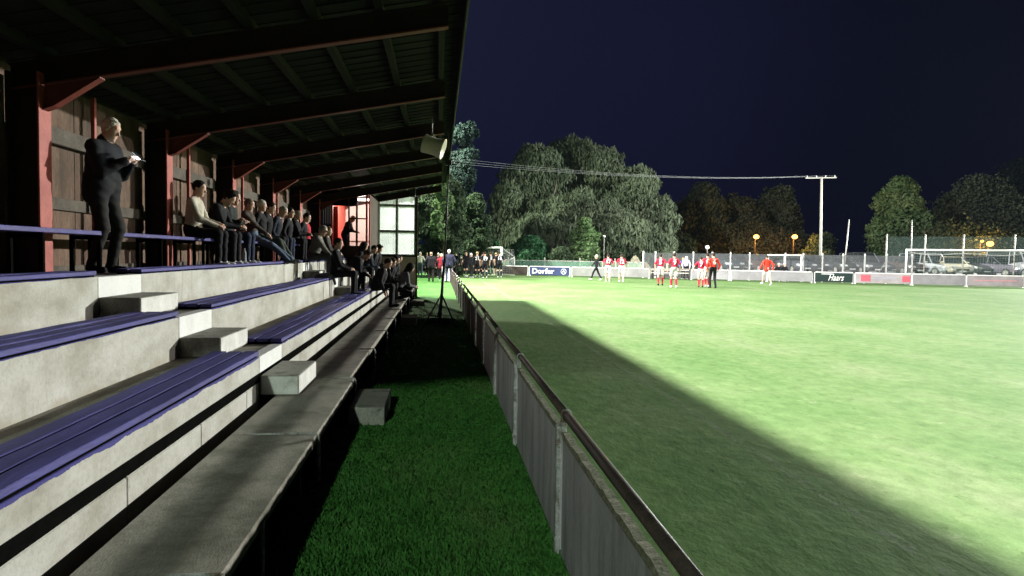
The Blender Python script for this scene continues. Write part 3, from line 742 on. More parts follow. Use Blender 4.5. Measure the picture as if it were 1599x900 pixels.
# mesh fence behind
mf = empty('mesh_fence', onfence(1200, 2.6), 0, 'grey wire mesh fence with white concrete posts in front of the parked cars', 'fence')
a, b = onfence(1004, 2.6), onfence(1425, 2.6)
for px_ in (1004, 1023, 1052, 1082, 1112, 1140, 1170, 1226, 1254, 1284, 1316, 1350, 1384, 1424):
    p_ = onfence(px_, 2.6); kids(seg_box(MB(), p_-fdir*.05, p_+fdir*.05, 0, 2.12, .10).build('post', M['whitepaint']), mf)
kids(seg_box(MB(), a, b, .05, 2.0, .012, -.02).build('wire_mesh', M['mesh']), mf)
mf2 = empty('mesh_fence', onfence(850, 3.5), 0, 'low greenish wire fence behind the blue sign and brown board', 'fence')
a, b = onfence(724, 3.5), onfence(1003, 3.5)
for px_ in (793, 850, 905, 960): 
    p_ = onfence(px_, 3.5); kids(seg_box(MB(), p_-fdir*.04, p_+fdir*.04, 0, 1.5, .08).build('post', M['galv']), mf2)
kids(seg_box(MB(), a, b, .05, 1.2, .012, -.02).build('wire_mesh', veil('green_mesh', (.16,.28,.22), .35)), mf2)
kids(seg_box(MB(), a, b, 1.2, 1.26, .05, -.03).build('rail', M['galv']), mf2)
# tall ball-catch net behind the goal
tn_ = empty('ball_catch_net', onfence(1490, 3.4), 0, 'tall ball-catch net on thin posts behind the big goal', 'net')
for px_ in (1383, 1443, 1503, 1583, 1660):
    p_ = onfence(px_, 3.4); kids(MB().tube(p_, p_+Vector((0,0,3.55)), .05, 8).build('post', M['galv'], None, smooth=True), tn_)
kids(seg_box(MB(), onfence(1383,3.4), onfence(1660,3.4), .2, 3.4, .01, -.01).build('netting', M['tallnet']), tn_)
# stay from post
kids(MB().tube(onfence(1383,3.4)+Vector((0,0,1.6)), onfence(1362,3.4), .03, 6).build('stay', M['galv']), tn_)
p_ = onfence(1317, 3.2); lp = empty('leaning_pole', p_, 0, 'thin grey pole leaning right between the mesh fence and the dark gap', 'pole')
q_ = AY(1326, 343, p_.y); kids(MB().tube(p_, q_, .05, 8, .04).build('shaft', M['galv'], None, smooth=True), lp)
p_ = onfence(1423, 9); lp = empty('net_mast', p_, 0, 'tall thin dark mast rising left behind the goal', 'pole')
kids(MB().tube(p_, AY(1424, 344, p_.y), .05, 8, .04).build('shaft', M['galv'], None, smooth=True), lp)
# utility pole and wires
p_ = AY(1281, 420, 78); p_.z = 0; top = AY(1283, 277, 78)
up = empty('utility_pole', p_, 0, 'tall pale utility pole with a crossarm standing among the trees', 'pole')
kids(MB().tube(p_, top, .17, 12, .12).build('shaft', plain('pale_pole', (.42,.42,.38), .8), None, smooth=True), up)
ca, cb = AY(1258, 278.5, 78), AY(1306, 277.5, 78)
kids(MB().bar(ca, cb, .12, .12).build('crossarm', plain('pale_pole_arm', (.36,.36,.33), .8)), up)
for f_ in (.05,.35,.65,.95): 
    c = ca.lerp(cb, f_); kids(MB().tube(c, c+Vector((0,0,.25)), .05, 8).build('insulator', M['whitepaint']), up)
for i, f_ in enumerate((.05,.35,.95)):
    a = ca.lerp(cb, f_)+Vector((0,0,.25)); b = AY(560, 228+i*6.0, 52+i*.5); pts = []
    for k in range(25):
        u = k/24; pt_ = a.lerp(b, u); pt_.z -= .9*4*u*(1-u); pts.append(pt_)
    o = MB().path(pts, .007, 5).build('overhead_wire', plain('wire_sheath',(.16,.17,.18),.6)); tag(o, ['upper','middle','lower'][i]+' thin overhead wire running from the utility pole towards the stand roof', 'wire', 'overhead wires')

# goals ------------------------------------------------------------
def goal(a, b, h, depth, label, net=True, r=.06, name='football_goal', stay=True, back_h=None):
    a = Vector(a); b = Vector(b); a.z = b.z = 0
    u = (b-a).normalized(); n_ = Vector((-u.y, u.x, 0))
    if n_.y < 0: n_ = -n_
    t_ = empty(name, (a+b)/2, 0, label, 'goal'); Z = Vector((0,0,1)); bh = back_h or h
    for p_ in (a, b): kids(MB().tube(p_, p_+Z*h, r, 12).build('post', M['whitepaint'], None, smooth=True), t_)
    kids(MB().tube(a+Z*h-u*r, b+Z*h+u*r, r, 12).build('crossbar', M['whitepaint'], None, smooth=True), t_)
    if stay:
        for p_ in (a, b):
            kids(MB().tube(p_+Z*h, p_+n_*depth+Z*(bh-.1), r*.5, 8).tube(p_+n_*depth+Z*(bh-.1), p_+n_*(depth), r*.4, 8).tube(p_+Z*.04, p_+n_*depth+Z*.04, r*.5, 8).build('net_support', M['galv'], None, smooth=True), t_)
    if net:
        c = .16; mb = MB(); L = (b-a).length; rr = .004; nu = int(L/c); nh = int(h/c)
        def sag(x): return -.22*math.sin(math.pi*x)
        back = lambda x, z: a+u*(L*x)+n_*depth+Z*(z*(bh-.1)+sag(x)*z)
        N = 16
        for i in range(0, nu+1):
            x = i/nu; mb.path([a+u*(L*x)+Z*h] + [a+u*(L*x)+n_*depth*(k/3)+Z*(h+(bh-.1-h)*(k/3)+sag(x)*math.sin(k/3*math.pi/2)) for k in (1,2,3)] + [back(x,.5), back(x,0)], rr, 3)
        for j in range(nh+1):
            z = j/nh; mb.path([back(k/N, z) for k in range(N+1)], rr, 3)
        for j in range(1,4):
            mb.path([a+u*(L*k/N)+n_*depth*(j/4)+Z*(h+(bh-.1-h)*j/4+sag(k/N)*math.sin(j/4*math.pi/2)) for k in range(N+1)], rr, 3)
        for e_ in (a, b):
            for j in range(nh): mb.path([e_+Z*(j*c), e_+n_*depth+Z*(j*c)], rr, 3)
            for j in range(int(depth/c)): mb.path([e_+n_*(j*c), e_+n_*(j*c)+Z*(h-.1)], rr, 3)
        kids(mb.build('net', plain('net_cord_white', (.34,.35,.37), .8)), t_)
        # heavier hem of the net, hanging in a curve
        mb = MB(); mb.path([back(k/20, 1.0) - Z*(.10*math.sin(k/20*math.pi*3)) for k in range(21)], .03, 5)
        kids(mb.build('net_hem', plain('net_hem_white', (.5,.5,.5), .8)), t_)
    return t_
g0 = G(1427.5, 444.5); g1 = G(1594, 449.2); mid = (g0+g1)/2; u = (g1-g0).normalized(); g0 = mid-u*3.66; g1 = mid+u*3.66
goal(g0, g1, 2.44, 2.0, 'full-size white football goal with net at the right edge of the pitch')
ga = onfence(1199, 2.0); gb = onfence(1251, 2.0)
gg = goal(ga, gb, 1.95, 1.0, 'small white portable goal behind the boards, beside two seated people', net=False, r=.05, name='small_goal')
kids(MB().tube(ga.lerp(gb,.5), ga.lerp(gb,.5)+Vector((0,0,1.9)), .05, 8).build('middle_post', M['whitepaint']), gg)
ga = AY(783, 410, 59.5); gb = AY(737, 410, 63.5)
goal(gb, ga, 2.25, 1.3, 'white training goal standing behind the players in black', r=.07, name='training_goal', back_h=1.6)

# tripod mast -------------------------------------------------------
tp = G(686, 512); tm = empty('tripod_mast', tp, 0, 'tall thin black camera mast on a tripod standing in the grass strip', 'tripod')
kids(MB().tube(tp+Vector((0,0,.05)), tp+Vector((.10,0,1.5)), .035, 10).build('lower_tube', M['black'], None, smooth=True), tm)
kids(MB().tube(tp+Vector((.10,0,1.48)), tp+Vector((.19,0,3.75)), .022, 8, .016).build('upper_tube', M['black'], None, smooth=True), tm)
kids(MB().box(tp.x+.11, tp.x+.25, tp.y-.05, tp.y+.05, 3.74, 3.86).build('camera_head', M['black'], None, bevel=.01), tm)
for a_ in (-20, 100, 200):
    d_ = Vector((math.cos(R(a_)), math.sin(R(a_)), 0))
    kids(MB().tube(tp+Vector((.05,0,.78)), tp+d_*.42, .017, 8).tube(tp+Vector((.01,0,.22)), tp+d_*.3+Vector((0,0,.22)), .008, 6).build('leg', M['black'], None, smooth=True), tm)
bg_ = G(694, 508); o = MB().ball(bg_+Vector((.0,0,.09)), .12, 12, 8, (1.4,1,.75)).build('bag', M['black'], None, smooth=True); tag(o, 'small black bag lying between the tripod legs', 'bag')
bg_ = G(673, 507); o = MB().ball(bg_+Vector((-.02,0,.08)), .10, 12, 8, (1.5,1,.7)).build('sandbag', M['black'], None, smooth=True); tag(o, 'black sandbag on the left foot of the tripod', 'bag')
# horn loudspeaker ----------------------------------------------------
hy = 14.6
hc = AY(678, 229, hy)
hs = empty('horn_loudspeaker', hc, 0, 'cream horn loudspeaker hanging under the roof edge', 'loudspeaker')
def horn():
    mb = MB(); n = 20; ax = Vector((-.80,-.35,.42)).normalized()   # mouth towards the stand, up-left
    ax = Vector((.92, -.15, -.30)).normalized()
    a_ = ax.orthogonal().normalized(); b_ = ax.cross(a_)
    prof = [(-.20,.03),(-.19,.12),(-.12,.13),(-.05,.125),(.03,.14),(.10,.17),(.17,.215),(.18,.22),(.17,.20),(.08,.14),(0,.10),(-.03,.02)]
    prof = [(-.21,.15),(-.215,.185),(-.20,.185),(-.10,.175),(0,.17),(.10,.18),(.17,.20),(.19,.205),(.185,.19),(.14,.12),(.12,.02)]
    rings = [[hc+ax*x+a_*(r*math.cos(2*math.pi*i/n))+b_*(r*math.sin(2*math.pi*i/n)) for i in range(n)] for x, r in prof]
    return mb.loft(rings)
kids(horn().build('horn', M['horn'], None, smooth=True), hs)
zt_ = zr(hc.x)
kids(MB().tube(hc+Vector((-.04,0,.15)), (hc.x-.04, hc.y, zt_+.3), .012, 6).tube(hc+Vector((-.12,0,.05)), (hc.x-.04, hc.y, zt_), .01, 6).tube(hc+Vector((.06,0,.1)), (hc.x-.04, hc.y, zt_), .01, 6).build('bracket', M['galv']), hs)
kids(MB().path([hc+Vector((.2,0,-.08)), hc+Vector((.27,0,-.10)), hc+Vector((.30,0,.02)), (hc.x+.26, hc.y, zr(hc.x+.25))], .008, 5).build('cable', M['black']), hs)
bx = AY(645, 299, YE-.5); o = MB().box(bx.x-.13, bx.x+.10, YE-.6, YE-.35, bx.z-.22, bx.z+.2).build('box_speaker', M['black'], None, bevel=.02); tag(o, 'small black box speaker under the far corner of the roof', 'loudspeaker')

# ------------------------------------------------------------------ floodlight masts
for i, (loc, tgt, en, col, cone) in enumerate(FLOOD):
    t_ = empty('floodlight_mast', (loc[0]-(.6 if loc[0] < 0 else -.6), loc[1], 0), 0, ['floodlight mast behind the middle of the stand','added floodlight mast behind the far end of the stand, evening out the pitch light','floodlight mast beyond the stand near the trees','floodlight mast behind the camera','near floodlight mast on the opposite side of the pitch','far floodlight mast on the opposite side of the pitch'][i], 'floodlight', 'floodlight masts round the pitch')
    bx_ = t_.location
    kids(MB().tube(bx_, bx_+Vector((0,0,loc[2])), .16, 12, .09).build('pole', M['galv'], None, smooth=True), t_)
    d_ = (Vector(tgt)-Vector(loc)).normalized(); lv = Vector(loc)
    kids(MB().bar(lv-d_*.35+Vector((0,-.5,0)), lv-d_*.35+Vector((0,.5,0)), .25, .35).build('lamp_housing', M['black']), t_)
    ld = bpy.data.lights.new('floodlight', 'SPOT'); ld.energy = en; ld.color = col; ld.spot_size = R(cone); ld.spot_blend = .6; ld.shadow_soft_size = .5
    lo = bpy.data.objects.new('floodlight_lamp', ld); COL.objects.link(lo)
    lo.matrix_world = Matrix.Translation(lv) @ d_.to_track_quat('-Z', 'Y').to_matrix().to_4x4(); kids(lo, t_)

# ------------------------------------------------------------------ trees
def leaf_mat(name, c1, c2, c3):
    mt = bpy.data.materials.new(name); t = nodes(mt); out = t.nodes.new('ShaderNodeOutputMaterial')
    g = t.nodes.new('ShaderNodeNewGeometry')
    n1 = noise(t, g.outputs['Position'], .35, 3); r1 = ramp_node(t, [(.3,c1),(.5,c2),(.72,c3)])
    a = t.nodes.new('ShaderNodeMath'); a.operation = 'MULTIPLY_ADD'; a.inputs[1].default_value = .34; t.links.new(g.outputs['Random Per Island'], a.inputs[0])
    s_ = t.nodes.new('ShaderNodeMath'); s_.operation = 'SUBTRACT'; s_.inputs[1].default_value = .17; t.links.new(n1.outputs['Fac'], s_.inputs[0]); t.links.new(s_.outputs[0], a.inputs[2])
    t.links.new(a.outputs[0], r1.inputs[0])
    d = t.nodes.new('ShaderNodeBsdfDiffuse'); tl = t.nodes.new('ShaderNodeBsdfTranslucent'); mx = t.nodes.new('ShaderNodeMixShader'); mx.inputs[0].default_value = .3
    t.links.new(r1.outputs[0], d.inputs[0]); t.links.new(r1.outputs[0], tl.inputs[0]); t.links.new(d.outputs[0], mx.inputs[1]); t.links.new(tl.outputs[0], mx.inputs[2]); t.links.new(mx.outputs[0], out.inputs[0]); return mt
LM = {
 'willow': leaf_mat('willow_leaf', (.060,.078,.050), (.085,.108,.070), (.12,.145,.095)),
 'dark': leaf_mat('dark_leaf', (.030,.048,.027), (.048,.070,.041), (.078,.105,.064)),
 'bright': leaf_mat('bright_leaf', (.06,.11,.045), (.10,.16,.07), (.15,.21,.11)),
 'emerald': leaf_mat('emerald_leaf', (.03,.085,.04), (.045,.115,.058), (.07,.15,.08)),
 'blue': leaf_mat('bluish_leaf', (.014,.024,.021), (.022,.036,.032), (.036,.052,.047)),
 'brown': leaf_mat('brownish_leaf', (.07,.08,.045), (.11,.12,.07), (.15,.15,.09)),
}
def crown(name, blobs, n, size, mt, hang=0.0, asp=1.6, shell=.55):
    C = np.array([b[0] for b in blobs]); Rr = np.array([b[1] for b in blobs])      # centers (m,3), radii (m,3)
    area = (Rr[:,0]*Rr[:,2]); idx = RNG.choice(len(blobs), n, p=area/area.sum())
    d = RNG.normal(size=(n,3)); d /= np.linalg.norm(d, axis=1)[:,None]
    rad = shell + (1.06-shell)*RNG.random(n)**.6
    # lumpy shell
    rad *= 1 + .10*np.sin(d[:,0]*7+idx)+.10*np.sin(d[:,2]*9+idx*2.1)
    pos = C[idx] + d*Rr[idx]*rad[:,None]
    nrm_ = d + RNG.normal(size=(n,3))*.7; nrm_ /= np.linalg.norm(nrm_, axis=1)[:,None]
    if hang > 0:
        nrm_[:,2] *= (1-hang); nrm_ /= np.linalg.norm(nrm_, axis=1)[:,None]
        dn = np.tile(np.array([[0,0,-1.0]]), (n,1)) + RNG.normal(size=(n,3))*.35
    else: dn = RNG.normal(size=(n,3))
    t1 = dn - (dn*nrm_).sum(1)[:,None]*nrm_; t1 /= np.linalg.norm(t1, axis=1)[:,None]; t2 = np.cross(nrm_, t1)
    sz = size*RNG.uniform(.6,1.4,n)[:,None]
    L = t1*sz*asp/2; W = t2*sz/2
    P_ = np.stack([pos-L*.9, pos+W, pos+L*1.1, pos-W], 1)
    me = bpy.data.meshes.new(name); me.vertices.add(4*n); me.vertices.foreach_set('co', P_.ravel())
    me.loops.add(4*n); me.loops.foreach_set('vertex_index', np.arange(4*n)); me.polygons.add(n)
    me.polygons.foreach_set('loop_start', np.arange(0,4*n,4)); me.update(calc_edges=True); me.materials.append(mt)
    o = bpy.data.objects.new(name, me); COL.objects.link(o); return o
def dome_blobs(base, w, h, d, n, rfac=.22, low=.0, taper=1.0, prof=None):
    out = []
    for _ in range(n):
        while True:
            a = random.uniform(0, 2*math.pi); z = random.uniform(low, 1)
            k = prof(z) if prof else math.sqrt(max(0, 1-(max(0, z-.35)/.65)**2))*(1 if z > .1 else .85)
            r_ = math.sqrt(random.random()); 
            if r_ > .45 or z > .7: break
        rr = rfac*w*random.uniform(.6,1.15)
        c = (base[0]+math.cos(a)*r_*k*(w/2-rr*.8), base[1]+math.sin(a)*r_*k*(d/2-rr*.6), base[2]+rr*.6+z*(h-rr*1.5))
        out.append((c, (rr, rr, rr*random.uniform(.7,1.0))))
    return out
def trunk_mesh(base, h, r, limbs, spread):
    mb = MB(); b = Vector(base); pts = [b + Vector((random.uniform(-.15,.15)*i, random.uniform(-.1,.1)*i, h*i/5)) for i in range(6)]
    for i in range(5): mb.tube(pts[i], pts[i+1], r*(1-.16*i), 10, r*(1-.16*(i+1)))
    for k in range(limbs):
        i = random.randint(1, 4); a = random.uniform(0, 2*math.pi); p0 = pts[i]; l = spread*random.uniform(.5,1)
        p1 = p0 + Vector((math.cos(a)*l*.5, math.sin(a)*l*.5, l*.45)); p2 = p1 + Vector((math.cos(a)*l*.4, math.sin(a)*l*.4, l*.55))
        mb.tube(p0, p1, r*.4, 7, r*.25); mb.tube(p1, p2, r*.25, 6, r*.08)
    return mb
def tree(px0, px1, pytop, y, label, kind, n, size, cat='tree', name='tree', group='trees beyond the pitch', nb=26, depth=None, hang=0, asp=1.6, low=.1, rfac=.2, prof=None, trunk=True, zbase=0.0, th=.6, shell=.55):
    xc = AY((px0+px1)/2, 400, y).x; wd = AY(px1, 400, y).x-AY(px0, 400, y).x; h = AY((px0+px1)/2, pytop, y).z - zbase
    t_ = empty(name, (xc, y, 0), 0, label, cat, group)
    blobs = dome_blobs((xc, y, zbase), wd, h, depth or wd*.8, nb, rfac, low, prof=prof)
    if shell > .5: blobs.append(((xc, y+.3, h*(.5+low*.4)), (wd*.33*(prof(.5) if prof else 1), (depth or wd*.8)*.3, h*.36*(1-low))))
    kids(crown('crown', blobs, n, size, LM[kind], hang, asp, shell), t_)
    if trunk: kids(trunk_mesh((xc, y, -.05), h*th, max(.10, h*.018), 8, wd*.26).build('trunk', M['bark'], None, smooth=True), t_)
    return t_
# big lumpy willow-like tree: several domes
tw = empty('willow_tree', (AY(890,400,82).x, 82, 0), 0, 'huge rounded grey-green willow towering behind the blue sign', 'tree', 'trees beyond the pitch')
bl_ = []
for (p0, p1, top, yy, nb) in ((765, 905, 222, 80, 34), (820, 975, 208, 84, 34), (880, 1000, 222, 82, 24), (925, 1052, 252, 80, 30), (748, 840, 280, 78, 18), (990,1062,300,78,12), (790,1000,300,77,44), (770,930,330,75,34), (860,1040,325,75.5,34)):
    xc = AY((p0+p1)/2,400,yy).x; wd = AY(p1,400,yy).x-AY(p0,400,yy).x; h = AY((p0+p1)/2,top,yy).z
    bl_ += dome_blobs((xc, yy, 0), wd, h, 9, nb, .21, .02)
    bl_.append(((xc, yy+1, h*.42), (wd*.40, 4, h*.44)))
kids(crown('crown', bl_, 300000, .17, LM['willow'], .5, 3.4, .7), tw)
mb = trunk_mesh((tw.location.x-3, 79, -.05), 6.5, .45, 14, 4.2); t2_ = trunk_mesh((tw.location.x+4, 78, -.05), 5.5, .35, 12, 3.6)
kids(t2_.build('trunk', M['bark'], None, smooth=True), tw)
kids(mb.build('trunk', M['bark'], None, smooth=True), tw)
cone = lambda z: max(.12, 1-z*.85)
tree(690, 752, 186, 66, 'tall dark bluish tree rising beside the roof edge, left of the willow', 'blue', 30000, .17, nb=44, rfac=.22, prof=lambda z: .9-.45*z+.15*math.sin(z*9))
tree(560, 668, 270, 57, 'dark leafy tree seen through the misted windows of the stand', 'dark', 34000, .19, nb=34, low=0)
tree(640, 735, 262, 58, 'dark tree with pale leaf tips close behind the standing spectators', 'dark', 40000, .18, nb=34, rfac=.2, low=.0)
tree(665, 712, 268, 55, 'thin leafy tree with bright leaves just under the roof corner', 'bright', 4200, .2, nb=14, rfac=.22, low=.35, shell=.5)
tree(715, 775, 300, 62, 'dark round tree behind the training goal', 'dark', 22000, .2, nb=26, low=.0)
tree(885, 938, 338, 70, 'small bright green tree in front of the willow, above the path', 'bright', 9000, .18, nb=22, rfac=.22, low=.05)
tree(790, 862, 366, 69, 'low emerald bush in front of the left side of the willow', 'emerald', 9000, .15, nb=18, low=0, cat='bush', name='bush', trunk=False, group='bushes beyond the pitch')
tree(745, 800, 374, 68, 'low dark green bush behind the white training goal', 'emerald', 6000, .15, nb=14, low=0, cat='bush', name='bush', trunk=False, group='bushes beyond the pitch')
tree(850, 905, 384, 67, 'low leafy bush between the emerald bush and the small bright tree', 'dark', 6000, .15, nb=14, low=0, cat='bush', name='bush', trunk=False, group='bushes beyond the pitch')
tree(930, 990, 380, 72, 'low dark bush right of the small bright tree', 'dark', 6000, .16, nb=14, low=0, cat='bush', name='bush', trunk=False, group='bushes beyond the pitch')
tree(1045, 1150, 282, 100, 'dark wide tree directly right of the willow', 'willow', 24000, .26, nb=30, hang=.3)
tree(1100, 1205, 298, 104, 'dim brownish tree behind the left pair of orange lamps', 'brown', 20000, .26, nb=26)
tree(1165, 1262, 286, 108, 'dark round tree behind the second orange lamp, left of the utility pole', 'willow', 26000, .26, nb=30)
tree(985, 1095, 352, 92, 'low dark tree below the right slope of the willow', 'dark', 18000, .22, nb=24, low=0)
tree(1080, 1262, 340, 98, 'wide low hedge-like tree under the orange lamps', 'brown', 22000, .22, nb=34, low=0, depth=4)
tree(1252, 1312, 356, 88, 'small green tree at the foot of the utility pole', 'dark', 9000, .2, nb=18, low=0)
tree(1354, 1448, 274, 92, 'round green tree right of the dark gap, with a clear left outline', 'bright', 26000, .24, nb=34, low=.0)
tree(1440, 1600, 270, 104, 'broad dark green tree behind the right goal', 'willow', 42000, .27, nb=44, low=.0)
tree(1540, 1720, 226, 128, 'faint bluish tree farthest back at the right picture edge', 'blue', 26000, .34, nb=40, low=.0)
tree(1380, 1600, 352, 84, 'low hedge-like shrub row behind the ball-catch net', 'dark', 26000, .2, nb=44, low=0, depth=3, cat='bush', name='bush', trunk=False, group='bushes beyond the pitch')
# rough mound
def mound(px0, px1, y, h, label):
    a = AY(px0,410,y); b = AY(px1,410,y); mb = MB(); nx, ny = 30, 10
    V = []
    for j in range(ny+1):
        for i in range(nx+1):
            u_, v_ = i/nx, j/ny; z = h*math.sin(math.pi*u_)**.7*math.sin(math.pi*v_)*(1+.25*math.sin(u_*17)+.2*math.sin(u_*31+v_*9)); V.append((a.x+(b.x-a.x)*u_, y-2+4*v_, z-.03))
    mb.v = V
    for j in range(ny):
        for i in range(nx): q_ = j*(nx+1)+i; mb.f.append([q_, q_+1, q_+nx+2, q_+nx+1]); mb.mi.append(0)
    o = mb.build('earth_mound', M['sand'], None, smooth=True); tag(o, label, 'mound', 'earth mounds behind the boards')
mound(965, 1020, 69, 1.35, 'pale heap of sandy earth behind the boards, left of the mesh fence')
mound(895, 950, 71, 1.3, 'low brown heap of earth behind the blank board near the walker in black')

# ------------------------------------------------------------------ street lamps
def street_lamp(px, py, y, label, s=.22):
    top = AY(px, py, y); t_ = empty('street_lamp', (top.x, y, 0), 0, label, 'street lamp', 'lit orange street lamps')
    kids(MB().tube((top.x, y+.3, 0), (top.x, y+.3, top.z+.15), .06, 8).bar((top.x, y+.3, top.z+.15), (top.x, y-.1, top.z+.17), .05, .05).build('pole', M['darkwood']), t_)
    kids(MB().ball(top, s, 12, 8, (1,1,.8)).build('lamp_globe', emit('sodium_glow', (1,.42,.08), 8), None, smooth=True), t_)
    ld = bpy.data.lights.new('sodium', 'POINT'); ld.energy = 2200; ld.color = (1,.42,.08); ld.shadow_soft_size = .3
    lo = bpy.data.objects.new('sodium_lamp', ld); COL.objects.link(lo); lo.location = top-Vector((0,.6,.1)); kids(lo, t_)
street_lamp(1181, 370, 88, 'left one of the two orange street lamps left of the utility pole', .34)
street_lamp(1241, 370, 88, 'orange street lamp nearer to the utility pole', .34)
street_lamp(1546, 381, 78, 'large orange street lamp above the right half of the goal', .38)
street_lamp(1533.5, 377, 80, 'smaller orange lamp close left of the large one over the goal', .18)
for (px, py, lab) in ((943.5, 369.5, 'small unlit white globe lamp in front of the willow'), (1104.5, 386.5, 'white globe lamp on a thin pole above the group of three players')):
    top = AY(px, py, 70); t_ = empty('globe_lamp', (top.x, 70, 0), 0, lab, 'lamp', 'white globe lamps on posts')
    kids(MB().tube((top.x,70,0),(top.x,70,top.z),.03,8).build('pole', M['galv']), t_)
    kids(MB().ball(top, .13 if px < 1000 else .20, 14, 10).build('globe', M['whitepaint'], None, smooth=True), t_)

# ------------------------------------------------------------------ cars
def car(loc, rz, col, label, kind='hatch', s=1.0):
    t_ = empty('parked_car', loc, rz, label, 'car', 'cars parked behind the mesh fence')
    paint = bpy.data.materials.new('car_paint'); t = nodes(paint); out = t.nodes.new('ShaderNodeOutputMaterial'); p = t.nodes.new('ShaderNodeBsdfPrincipled'); t.links.new(p.outputs[0], out.inputs[0])
    p.inputs['Base Color'].default_value = (*col,1); p.inputs['Roughness'].default_value = .3; p.inputs['Coat Weight'].default_value = .6; p.inputs['Metallic'].default_value = .2
    H = {'hatch':1.45,'suv':1.70,'van':1.95,'estate':1.5}[kind]; L = {'hatch':4.0,'suv':4.5,'van':4.8,'estate':4.6}[kind]; Wd = .88 if kind != 'van' else .95
    # x forward; profile points (x, z)
    hood = .95 if kind != 'van' else 1.15
    sec = [(-L/2, .55,.95,.80),(-L/2+.08,.35,1.02,.95),(-L/2+.6,.28,1.0,1.0),(0,.26,.98,1.0),(L/2-1.2,.26,hood,1.0),(L/2-.5,.28,hood-.10,.96),(L/2-.08,.34,hood-.25,.88),(L/2,.45,.62,.78)]
    rings = []
    for x, z0, z1, k in sec:
        w_ = Wd*k; rings.append([(x,-w_*.92,z0),(x,w_*.92,z0),(x,w_,z0+.12),(x,w_,z1-.16),(x,w_*.94,z1),(x,-w_*.94,z1),(x,-w_,z1-.16),(x,-w_,z0+.12)])
    b = MB().loft(rings); o = b.build('body', paint, t_, smooth=False, bevel=.03, segs=2)
    cab = {'hatch':[(-L/2+.12,.98,.90),(-L/2+.45,H-.06,.74),(-.2,H,.72),(.35,H-.03,.72),(L/2-1.15,.96,.90)],'suv':[(-L/2+.08,1.0,.92),(-L/2+.3,H-.05,.78),(0,H,.76),(.55,H-.04,.76),(L/2-1.15,1.0,.92)],
           'van':[(-L/2+.05,1.0,.95),(-L/2+.15,H-.04,.86),(0,H,.85),(1.0,H-.06,.84),(L/2-.85,1.12,.93)],'estate':[(-L/2+.1,.98,.90),(-L/2+.35,H-.06,.76),(-.2,H,.73),(.35,H-.03,.73),(L/2-1.2,.96,.90)]}[kind]
    # greenhouse: glass body with roof cap
    gm = M.get('carglass') or plain('car_glass', (.015,.018,.02), .08, spec=.8); M['carglass'] = gm
    mb = MB(); base = .93
    pts = [(x, z) for x, z, k in cab]; ks = [k*Wd for x, z, k in cab]
    rings = [[(x, -k, z if z > 1.15 else base) , (x, k, z if z > 1.15 else base)] for (x, z), k in zip(pts, ks)]
    low = [[(x, -Wd*.93, base), (x, Wd*.93, base)] for x, z in pts]
    for i in range(len(pts)-1):
        a0, a1 = rings[i]; b0_, b1_ = rings[i+1]; c0, c1 = low[i]; d0, d1 = low[i+1]
        mb.face([a0,b0_,b1_,a1]); mb.face([c0,d0,b0_,a0]); mb.face([a1,b1_,d1,c1])
    mb.build('windows', gm, t_)
    mb = MB(); i0, i1 = 1, 3
    rr = [[(x,-k-.01,z-.02),(x,k+.01,z-.02),(x,k*.93,z+.025),(x,-k*.93,z+.025)] for (x,z),k in list(zip(pts,ks))[i0:i1+1]]; mb.loft(rr)
    for j in (0, 1, 3, 4):      # pillars
        pass
    for sgn in (-1,1):
        for (ia, ib) in ((0,1),(4,3)):
            pa = (pts[ia][0], sgn*Wd*.93, base); pb = (pts[ib][0], sgn*(ks[ib]+.005), pts[ib][1]); mb.bar(pa, pb, .07, .05)
        mb.bar((0, sgn*Wd*.935, base), (0, sgn*(ks[2]+.005), pts[2][1]), .07, .03)
    mb.build('roof', paint, t_)
    for sx_ in (-L/2+.8, L/2-.85):
        for sgn in (-1,1):
            w_ = MB().tube((sx_, sgn*(Wd-.2), .32), (sx_, sgn*(Wd+.01), .32), .32, 18).build('wheel', M['black'], t_, smooth=False)
            MB().tube((sx_, sgn*(Wd+.012), .32), (sx_, sgn*(Wd+.02), .32), .2, 12).build('rim', M['galv'], w_)
    hl = M.get('headlamp') or plain('headlamp_glass', (.75,.78,.8), .15, metal=.4, spec=.8); M['headlamp'] = hl
    for sgn in (-1,1):
        MB().quadbox([(L/2-.22,sgn*.68-.19,.60),(L/2+.01,sgn*.60-.19,.60),(L/2+.01,sgn*.60+.19,.60),(L/2-.22,sgn*.68+.19,.60),(L/2-.25,sgn*.68-.19,.76),(L/2-.05,sgn*.60-.19,.74),(L/2-.05,sgn*.60+.19,.74),(L/2-.25,sgn*.68+.19,.76)]).build('headlight', hl, t_)
        MB().box(.55 if kind!='van' else 1.1, .75 if kind!='van' else 1.3, sgn*(Wd+.02)-.08, sgn*(Wd+.02)+.08, .98, 1.10).build('mirror', paint, t_, bevel=.02)
    MB().box(L/2-.02, L/2+.012, -.45, .45, .42, .56).build('grille', M['black'], t_)
    MB().box(L/2+.0125, L/2+.02, -.26, .26, .34, .44).build('number_plate', M['whitepaint'], t_)
    return t_
FA = angF()
def park(px, off, face, col, label, kind='hatch'):
    p_ = onfence(px, off); return car((p_.x, p_.y, .55), face, col, label, kind)
dn = -math.pi/2
park(1125, 9, dn+.2, (.03,.04,.055), 'dark blue car behind the group of three players', 'estate')
park(1152, 10, dn-.1, (.02,.022,.025), 'black car between the two fence posts left of the lone red-jacket player', 'hatch')
park(1187, 9, dn+.15, (.06,.035,.035), 'dark maroon car behind the raised arm of the lone red-jacket player', 'hatch')
park(1236, 9, dn+.1, (.04,.045,.06), 'dark slate car seen through the small portable goal', 'estate')
park(1266, 10, dn-.15, (.03,.03,.035), 'dark car just right of the small portable goal', 'hatch')
